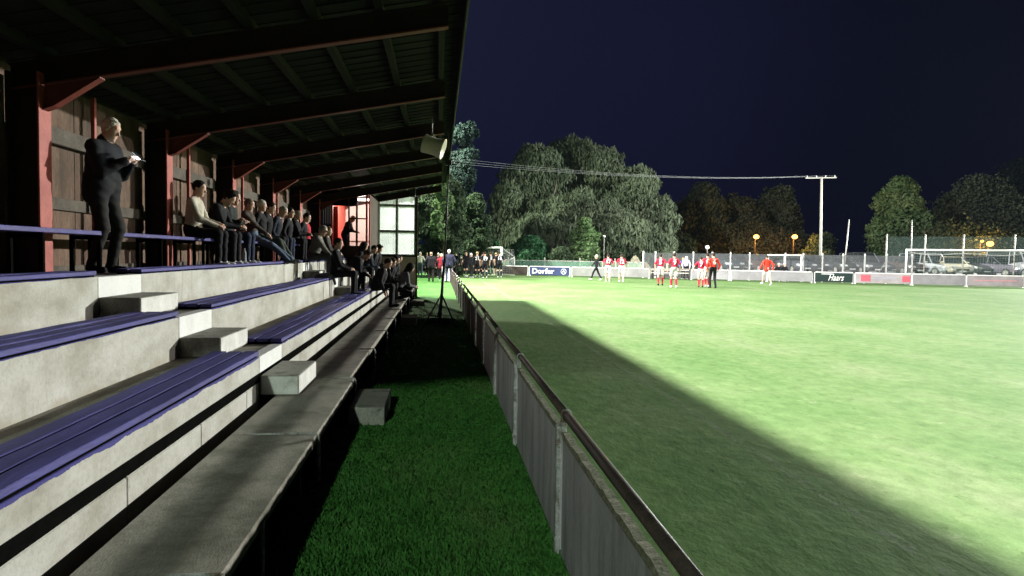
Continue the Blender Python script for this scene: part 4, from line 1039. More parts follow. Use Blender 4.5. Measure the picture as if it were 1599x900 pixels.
park(1306, 9, dn+.1, (.025,.03,.035), 'dark car above the green sign', 'hatch')
park(1345, 9, dn, (.05,.052,.06), 'dark grey car left of the white fence post with the stay', 'suv')
park(1378, 10, dn-.1, (.03,.025,.025), 'dark brown car behind the braced net post', 'hatch')
park(1408, 9, dn+.1, (.10,.06,.06), 'reddish dark car beside the left goalpost', 'hatch')
park(1448, 9, dn+.25, (.42,.44,.47), 'silver off-road car behind the left goalpost', 'suv')
park(1483, 8.5, dn-.2, (.62,.58,.45), 'cream white car in the middle of the goal', 'hatch')
park(1512, 9.5, dn, (.20,.20,.23), 'grey car right of the cream car, seen through the net', 'hatch')
park(1552, 9, dn+.3, (.12,.10,.15), 'dark violet car below the large orange lamp', 'estate')
park(1592, 8.5, dn, (.5,.5,.55), 'white van behind the right goalpost', 'van')

# ------------------------------------------------------------------ people
def surface_nets(D, org, h):
    nx, ny, nz_ = D.shape; S_ = D < 0
    cnt = np.zeros((nx-1,ny-1,nz_-1), np.int8)
    for i in (0,1):
        for j in (0,1):
            for k in (0,1): cnt += S_[i:nx-1+i, j:ny-1+j, k:nz_-1+k]
    act = (cnt > 0) & (cnt < 8); I = np.argwhere(act)
    idx = -np.ones(act.shape, np.int64); idx[act] = np.arange(len(I))
    acc = np.zeros((len(I),3)); num = np.zeros(len(I)); c = [(i,j,k) for i in (0,1) for j in (0,1) for k in (0,1)]
    for a_ in c:
        for ax in range(3):
            if a_[ax] == 1: continue
            b_ = list(a_); b_[ax] = 1; b_ = tuple(b_)
            da = D[I[:,0]+a_[0], I[:,1]+a_[1], I[:,2]+a_[2]]; db = D[I[:,0]+b_[0], I[:,1]+b_[1], I[:,2]+b_[2]]
            mk = (da < 0) != (db < 0)
            t = np.where(mk, da/np.where(mk, da-db, 1), 0)
            pt_ = np.array(a_, float)[None,:].repeat(len(I),0); pt_[:,ax] = t
            acc[mk] += pt_[mk]; num[mk] += 1
    V = (I + acc/num[:,None])*h + org
    Fs = []
    for ax in range(3):
        o1, o2 = [(1,2),(2,0),(0,1)][ax]
        sl0 = [slice(None)]*3; sl1 = [slice(None)]*3; sl0[ax] = slice(0,-1); sl1[ax] = slice(1,None)
        ch = S_[tuple(sl0)] != S_[tuple(sl1)]; E = np.argwhere(ch)
        E = E[(E[:,o1] > 0) & (E[:,o2] > 0) & (E[:,o1] < D.shape[o1]-1) & (E[:,o2] < D.shape[o2]-1)]
        def cell(d1, d2):
            q = E.copy(); q[:,o1] -= d1; q[:,o2] -= d2; return idx[q[:,0], q[:,1], q[:,2]]
        quad = np.stack([cell(1,1), cell(0,1), cell(0,0), cell(1,0)], 1)
        flip = ~S_[E[:,0],E[:,1],E[:,2]]
        quad[flip] = quad[flip][:,::-1]
        Fs.append(quad)
    return V, np.concatenate(Fs)
class Body:
    def __init__(s, h=.02): s.pr = []; s.h = h
    def cap(s, a, b, ra, rb, m, k=.03, sc=None): s.pr.append(('c', np.array(a,float), np.array(b,float), ra, rb, m, k)); return s
    def ell(s, c, r, m, k=.03, rot=None): s.pr.append(('e', np.array(c,float), np.array(r,float), rot, 0, m, k)); return s
    def build(s, name, mats, wrinkle=0.0, cut=None, clothm=()):
        h = s.h; lo = np.full(3, 1e9); hi = -lo
        bb = []
        for p in s.pr:
            if p[0] == 'c': r = max(p[3],p[4]); a = np.minimum(p[1],p[2])-r; b = np.maximum(p[1],p[2])+r
            else: r = p[2].max(); a = p[1]-r; b = p[1]+r
            bb.append((a,b)); lo = np.minimum(lo,a); hi = np.maximum(hi,b)
        lo -= 3*h; hi += 3*h; n = np.ceil((hi-lo)/h).astype(int)+1
        D = np.full(n, .08, np.float32); Dm = np.full(n, 9., np.float32); Mi = np.zeros(n, np.int8)
        ax = [lo[i]+h*np.arange(n[i]) for i in range(3)]
        for p,(a,b) in zip(s.pr, bb):
            mg = .05+h
            i0 = np.clip(np.floor((a-mg-lo)/h).astype(int),0,n-1); i1 = np.clip(np.ceil((b+mg-lo)/h).astype(int)+1,1,n)
            X,Y,Z = np.meshgrid(ax[0][i0[0]:i1[0]], ax[1][i0[1]:i1[1]], ax[2][i0[2]:i1[2]], indexing='ij')
            Q = np.stack([X,Y,Z],-1)
            if p[0] == 'c':
                ab = p[2]-p[1]; L2 = max(1e-9, ab@ab); t = np.clip(((Q-p[1])@ab)/L2,0,1)
                d = np.linalg.norm(Q-p[1]-t[...,None]*ab,axis=-1)-(p[3]+(p[4]-p[3])*t)
            else:
                q = Q-p[1]
                if p[3] is not None: q = q@np.array(p[3])   # columns = local axes
                k0 = np.linalg.norm(q/p[2],axis=-1); k1 = np.linalg.norm(q/(p[2]**2),axis=-1)+1e-9; d = k0*(k0-1)/k1
            sl = tuple(slice(i0[i],i1[i]) for i in range(3)); k = p[6]
            old = D[sl]; hh = np.clip(k-np.abs(old-d),0,None)/k; D[sl] = np.minimum(old,d)-hh*hh*k/4
            m_ = d < Dm[sl]; Dm[sl] = np.where(m_, d, Dm[sl]); Mi[sl] = np.where(m_, p[5], Mi[sl])
        if wrinkle:
            X,Y,Z = np.meshgrid(*ax, indexing='ij'); ph = random.random()*9
            wr = (np.sin(X*150+ph+np.sin(Z*90)*2)*np.sin(Y*130+np.sin(X*70)*2)+.8*np.sin(Z*110+Y*60))*.4 if wrinkle < 0 else np.sin(Z*34+np.sin(Y*19+ph)*1.6+X*12)*.5+np.sin(Z*61+X*33+Y*23+ph)*.3+np.sin(X*47-Z*27+ph)*.3
            msk = np.isin(Mi, clothm); D = D - np.where(msk, wr*wrinkle, 0).astype(np.float32)
        if cut is not None:
            X,Y,Z = np.meshgrid(*ax, indexing='ij'); D = np.maximum(D, cut(X,Y,Z))
        V,F_ = surface_nets(D, lo, h)
        me = bpy.data.meshes.new(name); nf = len(F_)
        me.vertices.add(len(V)); me.vertices.foreach_set('co', V.ravel()); me.loops.add(4*nf); me.loops.foreach_set('vertex_index', F_.ravel())
        me.polygons.add(nf); me.polygons.foreach_set('loop_start', np.arange(0,4*nf,4)); 
        for mm in mats: me.materials.append(mm)
        ctr = V[F_].mean(1); ii = np.clip(np.round((ctr-lo)/h).astype(int),0,n-1)
        me.polygons.foreach_set('material_index', Mi[ii[:,0],ii[:,1],ii[:,2]].astype(np.int32))
        me.polygons.foreach_set('use_smooth', np.ones(nf,bool)); me.update(calc_edges=True); me.validate()
        o = bpy.data.objects.new(name, me); COL.objects.link(o); return o
def ik(S_, T, l1, l2, pole):
    S_ = Vector(S_); T = Vector(T); d = T-S_; L = d.length
    if L > (l1+l2)*.995: T = S_+d*((l1+l2)*.995/L); d = T-S_; L = d.length
    a = (l1*l1-l2*l2+L*L)/(2*L); hgt = math.sqrt(max(0,l1*l1-a*a)); u = d/L
    p = Vector(pole); p = p-u*p.dot(u); p.normalize(); return S_+u*a+p*hgt, T
_cl = {}
def cloth(c):
    if c not in _cl: _cl[c] = surf('cloth', tuple(x*.8 for x in c), tuple(x*1.15 for x in c), 8, .85, fine=120, finev=.15, bump=.2, spec=.15)
    return _cl[c]
SKIN = surf('skin', (.42,.25,.18), (.52,.33,.25), 10, .55, fine=60, finev=.06, bump=.05)
def V3(x,y,z): return Vector((x,y,z))
def person(loc, rz, label, group=None, H=1.76, pose='stand', pel=None, lean=0, top=(.02,.02,.022), pants=(.03,.035,.05), shoes=(.5,.5,.5), sock=None, shorts=None, sleeve=True,
           hair=(.03,.02,.015), hairtype='short', hand=None, foot=None, headp=0, heady=0, res=.02, bulk=1.0, coat=False, number=None, trim=None, stride=0, elbow=None, lens=None, hood=False, twist=0):
    """local frame: faces +X, left is +Y. returns the body mesh object"""
    s = H/1.76; B = Body(res)
    mats = [SKIN, cloth(top), cloth(pants), cloth(shoes), cloth(sock or pants), cloth(shorts or pants), cloth(trim or top)]
    SK, TO, PA, SH, SO, SR, TR = range(7)
    hz = (.94*s if pel is None else pel)
    P0 = V3(0,0,hz); la = R(lean)
    up = V3(math.sin(la),0,math.cos(la)); fw = V3(math.cos(la),0,-math.sin(la))
    ch = P0+up*(.30*s)+fw*.01; nk = P0+up*(.50*s); 
    hp_ = R(lean*.6+headp); hu = V3(math.sin(hp_),0,math.cos(hp_)); hf0 = V3(math.cos(hp_),0,-math.sin(hp_))
    rot = Matrix.Rotation(R(heady),3,'Z'); hu2 = hu; hf = rot@hf0 if heady else hf0
    hu2 = (rot@hu) if heady else hu; hs_ = hu2.cross(hf)
    hd = nk+hu*(.160*s)+hf*.02
    tw_ = Matrix.Rotation(R(twist),3,'Z')
    sh = {1: nk-up*.055*s+tw_@V3(0,.185*s*bulk**.5,0), -1: nk-up*.055*s+tw_@V3(0,-.185*s*bulk**.5,0)}
    b = bulk
    # torso
    b0_ = min(b,1.1); B.ell(P0+up*.03, (.120*b0_*s,.160*b0_*s,.13*s), SR if shorts else PA, .05)
    tlow = .02 if not coat else -.16
    B.ell(P0+up*.16*s+fw*.01, ((.125 if not coat else .11)*b*s,.155*b*s,.17*s), TO, .06)
    B.ell(ch+up*.03, (.125*b*s,.175*b*s,.19*s), TO, .06)
    B.cap(sh[1]-V3(0,.03,0), sh[-1]+V3(0,.03,0), .062*s*b**.5, .062*s*b**.5, TO, .06)
    B.cap(nk-up*.02, nk+hu*.09*s, .056*s, .05*s, SK, .02)
    for sgn in (1,-1): B.cap(sh[sgn]-V3(0,.05*sgn,0)+up*.01, nk+V3(0,.03*sgn,0)-fw*.01, .055*s, .040*s, TO, .04)
    if coat:
        for sgn in (1,-1): B.cap(ch+up*.06+V3(0,.075*sgn*b,0), P0+up*.02+V3(.0,.080*sgn*b,0), .105*s*b, .118*s*b, TO, .05)
        for sgn in (1,-1): B.cap(P0+up*.03+V3(.0,.080*sgn*b,0), P0-up*.075+V3(.0,.085*sgn*b,0), .118*s*b, .112*s*b, TO, .012)
        B.cap(nk-up*.035-fw*.01, nk+up*.035-fw*.01, .080*s, .068*s, TO, .03)
    elif trim: B.cap(nk-up*.01, nk+up*.012, .066*s, .060*s, TR, .015)
    # head
    M3 = [[hf.x,hs_.x,hu2.x],[hf.y,hs_.y,hu2.y],[hf.z,hs_.z,hu2.z]]
    B.ell(hd+hu2*.03*s, (.098*s,.076*s,.098*s), SK, .03, M3); B.ell(hd-hu2*.045*s+hf*.022*s, (.068*s,.058*s,.072*s), SK, .04, M3)
    if res < .022:
        B.cap(hd+hf*.092*s+hu2*.012, hd+hf*.110*s-hu2*.022*s, .010*s, .014*s, SK, .014)             # nose
        B.cap(hd+hf*.078*s-hu2*.062*s+hs_*.018, hd+hf*.078*s-hu2*.062*s-hs_*.018, .011, .011, SK, .012)   # lips
        B.ell(hd+hf*.062*s-hu2*.10*s, (.026,.024,.018), SK, .02, M3)                                       # chin
        B.cap(hd+hf*.083*s+hu2*.04+hs_*.035, hd+hf*.083*s+hu2*.04-hs_*.035, .011, .011, SK, .014)         # brow
        for sgn in (1,-1): B.ell(hd+hs_*.078*s*sgn-hf*.008+hu2*.0, (.018,.010,.030), SK, .008, M3)       # ears
    # arms
    hand = hand or {}; elbow = elbow or {}
    wr = {}
    for sgn in (1,-1):
        S_ = sh[sgn]; T = hand.get(sgn)
        if T is None: T = S_+(V3(.04, .07*sgn, -.50*s) if not stride else V3(-.38*stride*sgn+.05, (.13+.05*abs(stride))*sgn, -.47*s))
        T = Vector(T); pole = Vector(elbow.get(sgn, (-.5,.6*sgn,-.5)))
        E, W = ik(S_, T, .29*s, .26*s, pole); r_ = b**.5*(1.18 if coat else 1)
        am = TO if sleeve else SK
        if sleeve:
            B.cap(S_, E, .060*s*r_, .050*s*r_, TO, .03); B.cap(E, W, .050*s*r_, .038*s*r_, TO, .03)
        else:
            mid = S_.lerp(E,.75); B.cap(S_, mid, .060*s, .058*s, TO, .03); B.cap(mid, E, .043*s, .040*s, SK, .02); B.cap(E, W, .040*s, .028*s, SK, .02)
        fd = (W-E).normalized(); wr[sgn] = W
        sd = fd.cross(V3(0,0,1)); sd = sd.normalized() if sd.length > .1 else V3(0,1,0)
        hd_ = fd
        B.cap(W+hd_*.01, W+hd_*.075*s, .030*s, .033*s, SK, .025)
        if res <= .0125:
            up_ = sd.cross(fd).normalized()
            for q in range(4):
                o_ = sd*((q-1.5)*.019*s); l_ = (.036,.042,.039,.030)[q]*s; rf = max(.0085, res*.72)
                p0 = W+hd_*.078*s+o_; p1 = p0+hd_*l_-up_*.008; p2 = p1+hd_*l_*.5-up_*l_*.8
                B.cap(p0,p1,rf,rf*.95,SK,.006); B.cap(p1,p2,rf*.95,rf*.85,SK,.006)
            th0 = W+hd_*.03+sd*(-.028*sgn)*s; B.cap(th0, th0+hd_*.035-sd*.022*sgn+V3(0,0,.01), max(.010,res*.8), max(.009,res*.75), SK, .01)
        else: B.cap(W+hd_*.07*s, W+hd_*.135*s-V3(0,0,.02), .026*s, .016*s, SK, .02)
    # legs
    foot = foot or {}
    for sgn in (1,-1):
        Hp = P0+V3(0,.092*s*sgn,-.02); T = foot.get(sgn)
        if T is None:
            T = V3(stride*sgn*.5, .10*s*sgn, .085*s + (.05*abs(stride) if stride*sgn < 0 else 0))
        T = Vector(T); K, A = ik(Hp, T, .435*s, .425*s, (1,.12*sgn,.15))
        r_ = b**.5*s
        if shorts:
            mid = Hp.lerp(K,.72); B.cap(Hp, mid, .092*r_, .088*r_, SR, .04); B.cap(mid, K, .062*r_, .052*r_, SK, .02)
            k2 = K.lerp(A,.22); B.cap(K, k2, .052*r_, .050*r_, SK, .02); B.cap(k2, K.lerp(A,.5), .056*r_, .056*r_, SO, .02); B.cap(K.lerp(A,.5), A, .055*r_, .038*r_, SO, .02)
        else:
            B.cap(Hp, K, .090*r_, .066*r_, PA, .04); B.cap(K, A, .064*r_, .050*r_, PA, .03)
        fdir_ = V3(1,.15*sgn,0) if not (foot and ('toe' in foot)) else Vector(foot['toe'])
        if stride and stride*sgn < 0: fdir_ = V3(.8,0,-.55)
        fdir_.normalize()
        B.cap(A+V3(0,0,-.035)-fdir_*.03, A+fdir_*.15*s+V3(0,0,-.048), .040*s, .033*s, SH, .02); B.cap(A+V3(0,0,-.01), A+V3(0,0,-.05), .042*s, .040*s, SH, .02)
    if hood: B.cap(nk-fw*.09-V3(0,.06,0)+up*.01, nk-fw*.09+V3(0,.06,0)+up*.01, .05, .05, TO, .04)
    o = B.build('person', mats, wrinkle=(.0045 if coat else .0045 if res < .016 else .003), clothm=(TO,PA))
    tag(o, label, 'person', group)
    # hair / hat as a child
    hc_ = cloth(hair)
    def hairmesh(nm='hair', grow=1.10, front=.028, low=-.055, mt=hc_):
        hb = Body(min(res*.85,.013)); hb.ell(hd+hu2*.035*s-hf*.006, (.098*s*grow,.078*s*grow,.098*s*grow), 0, .01, M3)
        if hairtype == 'curly':
            for _ in range(26):
                d_ = Vector((random.uniform(-1,.5), random.uniform(-1,1), random.uniform(0,1))).normalized(); hb.ell(hd+hu2*.04+hf*(d_.x*.095)+hs_*(d_.y*.08)+hu2*(d_.z*.10), (.034,.034,.034), 0, .02)
        if hairtype == 'long':
            for sgn in (1,-1): hb.cap(hd+hu2*.04+hs_*.06*sgn-hf*.03, hd-hu2*.17+hs_*.055*sgn-hf*.03, .04, .03, 0, .03)
        hx, hy_, hz__ = hf, hs_, hu2
        def cut(X,Y,Z):
            q = (X-hd.x, Y-hd.y, Z-hd.z); lx = q[0]*hf.x+q[1]*hf.y+q[2]*hf.z; lz = q[0]*hu2.x+q[1]*hu2.y+q[2]*hu2.z
            lower = (front+.9*np.maximum(lx-.0,-.2)*1.0) if False else None
            base = low*s - lz + np.where(lx > -.01, (lx+.01)*1.75, np.where(lx > -.045, 0.0, (lx+.045)*1.6))     # hairline rises to the front
            return base.astype(np.float32)
        return hb.build(nm, [mt], cut=cut, wrinkle=.0 if nm == 'hat' else -.011, clothm=(0,))
    def attach(ob): ob.parent = o
    if hairtype == 'bald': attach(hairmesh(grow=1.035, low=-.075))
    elif hairtype in ('short','curly','long'): attach(hairmesh(grow=1.10 if hairtype != 'short' else 1.06))
    elif hairtype in ('cap','beanie'):
        attach(hairmesh('hat', 1.13, low=-.02))
        if hairtype == 'cap':
            c0 = hd+hu2*.062+hf*.085; mb = MB(); pts = []
            for q in range(9):
                a_ = R(-75+150*q/8); pts.append((c0-hf*.035+hf*(.105*math.cos(a_))+hs_*(.075*math.sin(a_))-hu2*.012))
            lo_ = [p-hu2*.008 for p in pts]; mb.loft([lo_, pts]); attach(mb.build('cap_peak', hc_))
    elif hairtype == 'hood':
        hb = Body(min(res,.016)); hb.ell(hd+hu2*.02-hf*.015, (.118,.105,.135), 0, .02, M3); hb.cap(hd-hu2*.06-hf*.03, nk-fw*.03, .10, .10, 0, .04)
        fp = hd+hf*.14
        def cut2(X,Y,Z):
            q = (X-fp.x, Y-fp.y, Z-fp.z); lx = q[0]*hf.x+q[1]*hf.y+q[2]*hf.z; ly = q[0]*hs_.x+q[1]*hs_.y+q[2]*hs_.z; lz = q[0]*hu2.x+q[1]*hu2.y+q[2]*hu2.z
            return (.092-np.sqrt(lx*lx*.8+ly*ly*1.3+lz*lz)).astype(np.float32)
        attach(hb.build('hood', [cloth(hair)], cut=cut2))
    if number:
        t_ = text_mesh(number, .30*s, M['whitepaint'], 'shirt_number', bold=.012)
        ctr = ch+up*.02-fw*(.125*b*s+.022)
        nm = Matrix(((0,up.x,-fw.x),(-1,up.y,-fw.y),(0,up.z,-fw.z)))    # columns: text x -> -Y(local), text y -> up, normal -> back
        t_.matrix_basis = Matrix.Translation(ctr) @ nm.to_4x4(); t_.parent = o
        mb = MB(); mb.bar(ctr+up*.17+V3(0,-.09,0), ctr+up*.17+V3(0,.09,0), .006, .03, up=tuple(up)); q_ = mb.build('name_strip', M['whitepaint']); attach(q_)
    o.location = loc; o.rotation_euler = (0,0,rz)
    return o

def seated(X, px, zseat, zfoot, label, dx=.0, rz=0, **k):
    """sits on an edge at world x = X, seat height zseat, feet on zfoot; faces the pitch (+X)"""
    y = AX(px, 400, X).y
    pel = zseat-zfoot+.10
    k.setdefault('foot', {1: (.44+dx, .11, .085), -1: (.42+dx, -.11, .085)})
    return person((X, y, zfoot), rz, label, group='spectators seated in the stand', pel=pel, **k)
BK = (.012,.012,.014); NV = (.02,.026,.05); GR = (.10,.10,.095); JE = (.07,.09,.14)
# standing man with the phone
pm = person((-3.70, AX(160, 400, -3.70).y, Z3-.01), R(-8), 'grey-haired man in a black winter jacket standing on the top terrace, looking at his phone', H=1.74, top=BK, pants=(.020,.018,.017), shoes=BK,
   hair=(.48,.44,.38), hairtype='short', coat=True, bulk=1.2, lean=4, headp=16, res=.0085, hand={1:(.29,.09,1.22),-1:(.29,-.05,1.22)}, elbow={1:(-.1,.25,-1),-1:(-.1,-.25,-1)}, foot={1:(.02,.13,.085),-1:(-.04,-.13,.085)})
ph = empty('smartphone', pm.location + Vector((.41,.0-.04,1.285)), R(-8), 'lit smartphone held by the standing man', 'phone')
ph.rotation_euler = (0, R(-48), R(-8))
MB().box(-.004,.004,-.038,.038,-.075,.075).build('case', M['black'], ph, bevel=.003)
MB().box(-.0052,-.0042,-.034,.034,-.068,.068).build('screen', emit('phone_screen', (.62,.85,1.0), 3.2), ph)
ld = bpy.data.lights.new('screen_glow','AREA'); ld.energy = 1.6; ld.color = (.7,.85,1); ld.size = .07; lo = bpy.data.objects.new('screen_light', ld); COL.objects.link(lo); lo.parent = ph; lo.location = (-.012,0,0); lo.rotation_euler = (0, R(90), 0)

zb2 = zb_+.045
sp = 'spectators seated in the stand'
XS = -3.78
fA = lambda d=0: {1:(.46+d,.11,.085), -1:(.44+d,-.11,.085)}
lap = {1:(.33,.10,.62), -1:(.33,-.08,.60)}
seated(XS, 300, zb2, Z3, 'young man in a beige sweatshirt, first of the seated row behind the red column', top=(.42,.38,.31), pants=BK, shoes=(.8,.8,.8), hair=(.015,.012,.01), lean=6, headp=8, hand={1:(.36,.12,.66),-1:(.38,-.08,.64)}, res=.0125)
seated(XS, 325, zb2, Z3, 'man with curly dark hair bent over his phone, second in the seated row', top=BK, pants=BK, shoes=(.8,.8,.8), hair=(.012,.01,.008), hairtype='curly', lean=26, headp=22, hand={1:(.50,.06,.66),-1:(.50,-.06,.64)}, res=.0125, coat=False, bulk=1.1)
seated(XS, 350, zb2, Z3, 'short-haired man in a dark jacket with folded arms, third in the seated row', top=(.022,.026,.024), pants=NV, shoes=(.8,.8,.8), hair=(.05,.04,.03), hairtype='short', lean=14, headp=4, hand={1:(.30,-.08,.78),-1:(.30,.10,.76)}, res=.0125, bulk=1.1)
seated(XS, 394, zb2, Z3, 'man in a brown jacket leaning back with long light jeans stretched out', top=(.06,.048,.04), pants=(.10,.13,.19), shoes=(.12,.12,.13), hair=(.16,.13,.10), lean=-14, headp=22, hand={1:(.26,.10,.60),-1:(.30,-.06,.60)}, foot={1:(.78,.12,.085),-1:(.72,-.10,.085)}, res=.014)
seated(XS, 405, zb2, Z3, 'older pale-faced man in a dark jacket sitting directly behind the man in the brown jacket', top=BK, pants=(.05,.06,.05), shoes=(.08,.08,.08), hair=(.5,.47,.42), hairtype='bald', lean=2, headp=2, foot={1:(.66,.12,.085),-1:(.60,-.10,.085)}, res=.015)
seated(XS, 424, zb2, Z3, 'balding man in dark blue looking down, left of the third pale column', top=(.015,.018,.028), pants=NV, shoes=BK, hair=(.35,.32,.28), hairtype='bald', lean=18, headp=18, res=.015)
seated(XS, 446, zb2, Z3, 'spectator with a black cap and a pale collar, right of the third pale column', top=BK, trim=(.45,.44,.40), pants=BK, shoes=BK, hair=(.012,.012,.014), hairtype='cap', lean=8, headp=2, res=.016)
seated(XS, 459, zb2, Z3, 'bald man in black holding a phone, between the black cap and the red jacket', top=BK, pants=BK, shoes=BK, hair=(.3,.26,.22), hairtype='bald', lean=6, headp=6, hand={1:(.36,.03,.72),-1:(.36,-.05,.70)}, res=.016)
seated(XS, 477, zb2, Z3, 'grey-haired spectator in a bright red jacket on the back bench', top=(.42,.025,.04), pants=BK, shoes=BK, hair=(.45,.42,.38), hairtype='short', lean=2, headp=0, res=.016)
seated(XS, 412, zb2, Z3, 'dark-clad spectator almost hidden behind the older pale-faced man', top=BK, pants=BK, shoes=BK, hair=(.03,.02,.015), lean=10, headp=10, res=.016)
seated(XS, 468, zb2, Z3, 'dark-haired spectator in black just left of the bright red jacket', top=BK, pants=BK, shoes=BK, hair=(.02,.015,.01), lean=14, headp=8, res=.016)
# on the top wall edge, feet on the middle tread
seated(-3.02, 487, Z3+.045, Z2, 'person in a grey hooded jacket and grey cap sitting on the top terrace edge', top=(.12,.115,.10), pants=(.05,.05,.05), shoes=(.4,.4,.4), hair=(.26,.25,.22), hairtype='cap', lean=20, headp=12, hand={1:(.46,.08,.50),-1:(.48,-.08,.50)}, res=.014, hood=True, bulk=1.1)
seated(-3.02, 505, Z3+.045, Z2, 'woman with brown hair under a dark cap beside the grey hooded jacket', top=(.05,.045,.04), pants=BK, shoes=(.2,.2,.2), hair=(.09,.05,.03), hairtype='long', lean=10, headp=-2, hand={1:(.36,.05,.60),-1:(.38,-.05,.60)}, res=.015)
# middle edge
seated(-2.33, 523, Z2+.045, Z1, 'spectator in black with light sleeves left of the booth door', top=BK, trim=(.3,.3,.28), pants=BK, shoes=BK, hair=(.02,.015,.01), lean=4, headp=4, hand={1:(.34,.06,.62),-1:(.34,-.06,.60)}, res=.016)
seated(-2.33, 540, Z2+.045, Z1, 'young man in black bent far forward over his knees, white sneakers on the tread', top=BK, pants=BK, shoes=(.6,.6,.58), hair=(.03,.02,.015), lean=52, headp=12, hand={1:(.52,.04,.42),-1:(.54,-.06,.42)}, foot={1:(.42,.12,.085),-1:(.30,-.12,.085)}, res=.0125, bulk=1.1)
seated(-2.33, 567, Z2+.045, Z1, 'dark-haired youth in a navy jacket and jeans leaning forward on the middle terrace edge', top=(.018,.024,.034), pants=(.05,.065,.10), shoes=BK, hair=(.02,.014,.01), lean=30, headp=6, hand={1:(.46,.05,.52),-1:(.46,-.05,.50)}, res=.015)
seated(-2.33, 578, Z2+.045, Z1, 'youth in a black jacket with thick dark hair right of the navy jacket', top=BK, pants=(.03,.03,.025), shoes=BK, hair=(.02,.015,.012), hairtype='curly', lean=26, headp=10, res=.016)
seated(-2.33, 589, Z2+.045, Z1, 'dark-clad spectator in a woollen hat at the left lower window corner', top=BK, pants=BK, shoes=BK, hair=(.02,.02,.022), hairtype='beanie', lean=6, headp=0, res=.018)
seated(-2.33, 556, Z2+.045, Z1, 'spectator in black with a hood between the bent youth and the navy jacket', top=BK, pants=BK, shoes=BK, hair=(.015,.015,.016), hairtype='hood', lean=18, headp=6, res=.016)
seated(-1.60, 585, Z1+.045, ZD, 'bulky spectator in black left of the sheet reader on the lowest edge', top=BK, pants=BK, shoes=BK, hair=(.03,.02,.015), bulk=1.2, lean=30, headp=4, res=.0155)
# lowest edge, feet on the deck
seated(-1.60, 594, Z1+.045, ZD, 'youth in black reading a white sheet on the lowest terrace edge', top=BK, trim=(.4,.4,.38), pants=(.03,.032,.022), shoes=(.3,.3,.3), hair=(.04,.025,.015), lean=26, headp=16, hand={1:(.44,.04,.50),-1:(.44,-.06,.50)}, res=.0155)
seated(-1.60, 607, Z1+.045, ZD, 'dark-haired youth in black beside the sheet reader, turned to the right', top=BK, pants=BK, shoes=BK, hair=(.012,.01,.01), hairtype='curly', lean=20, headp=8, heady=-20, res=.0155)
seated(-1.60, 616, Z1+.045, ZD, 'last seated spectator on the lowest edge, short hair, before the brown wall', top=BK, pants=BK, shoes=(.3,.3,.3), hair=(.02,.015,.012), lean=14, headp=4, res=.0155)
o = G(622, 452, ZD); person((-1.18, AX(618, 440, -1.18).y, ZD), R(10), 'crouching spectator with light sleeves at the end of the concrete deck', group=sp, pel=.42, lean=40, headp=0, top=(.10,.10,.11), pants=BK, shoes=(.3,.3,.3), hair=(.02,.018,.015), hairtype='hood', hand={1:(.50,.06,.45),-1:(.52,-.06,.42)}, foot={1:(.14,.14,.085),-1:(.0,-.14,.085)}, res=.0155)
# man in booth
person((bl(536,350).x, YBf+.28, Z3+.002), R(-10), 'bald man in black bending over the desk inside the lit booth', H=1.62, top=BK, pants=NV, hair=(.4,.36,.32), hairtype='bald', lean=24, headp=22, hand={1:(.42,.12,.95),-1:(.42,-.1,.95)}, res=.015)

# players in red walking away (they face the trees, numbers to the camera)
RED = (.46,.022,.045); WH = (.55,.53,.51)
gR = 'players in red walking off'
def player(px, py, rz, num, label, group, stride=.35, top=RED, shorts=WH, sock=RED, hair=(.03,.02,.015), H=1.82, pants=None, **k):
    H *= 1.035
    p = G(px, py, .004)
    return person(p, rz, label, group=group, H=H, pose='walk', stride=stride, top=top, shorts=shorts, sock=sock, number=num, hair=hair, sleeve=k.pop('sleeve', False), shoes=k.pop('shoes', (.5,.5,.5)), res=.019, pants=pants or shorts or BK, **k)
U = math.pi/2
player(949, 441, U-.15, '17', 'player in red with number 17, right behind the walker in black', gR, H=1.80, sock=(.42,.30,.24))
player(970, 441.5, U-.2, '12', 'player in red with number 12, second from the left', gR, H=1.80, stride=.5, sock=(.42,.30,.24))
player(1031, 446, U-.35, '5', 'player in red with number 5 walking left of number 9', gR, H=1.84, stride=-.4, shoes=BK)
player(1052, 449.5, U-.1, '9', 'player in red with number 9 and pale shoes', gR, H=1.88, stride=.3, shoes=(.7,.7,.6), hand={1:(-.05,.36,1.0)})
player(1094, 449, U-.35, '7', 'shorter player in red with number 7, front left of the trio', gR, H=1.72, stride=.25, hand={1:(.1,.42,.98)}, shoes=BK)
player(1104, 448.5, U-.1, '14', 'player in red with number 14 in the middle of the trio', gR, H=1.92, stride=-.3)
player(1113, 450.5, U+.05, '6', 'player in a red tracksuit top and black trousers, right of the trio', gR, H=1.94, stride=.2, top=(.60,.05,.03), shorts=None, sock=None, sleeve=True, shoes=BK, pants=BK)
player(1197, 445, U+.1, None, 'lone player in an open red jacket and white shorts right of the trio', gR, H=1.86, stride=.7, top=(.62,.055,.03), sleeve=True, sock=(.42,.30,.24), shoes=(.8,.8,.8), coat=True, hand={1:(.15,.40,1.05),-1:(-.1,-.35,1.0)})
person(G(931, 438), math.pi-.1, 'person in a black tracksuit and pale hat walking left ahead of the red players', H=1.80, stride=.75, top=BK, pants=BK, shoes=(.75,.75,.75), hair=(.6,.6,.58), hairtype='beanie', res=.019)
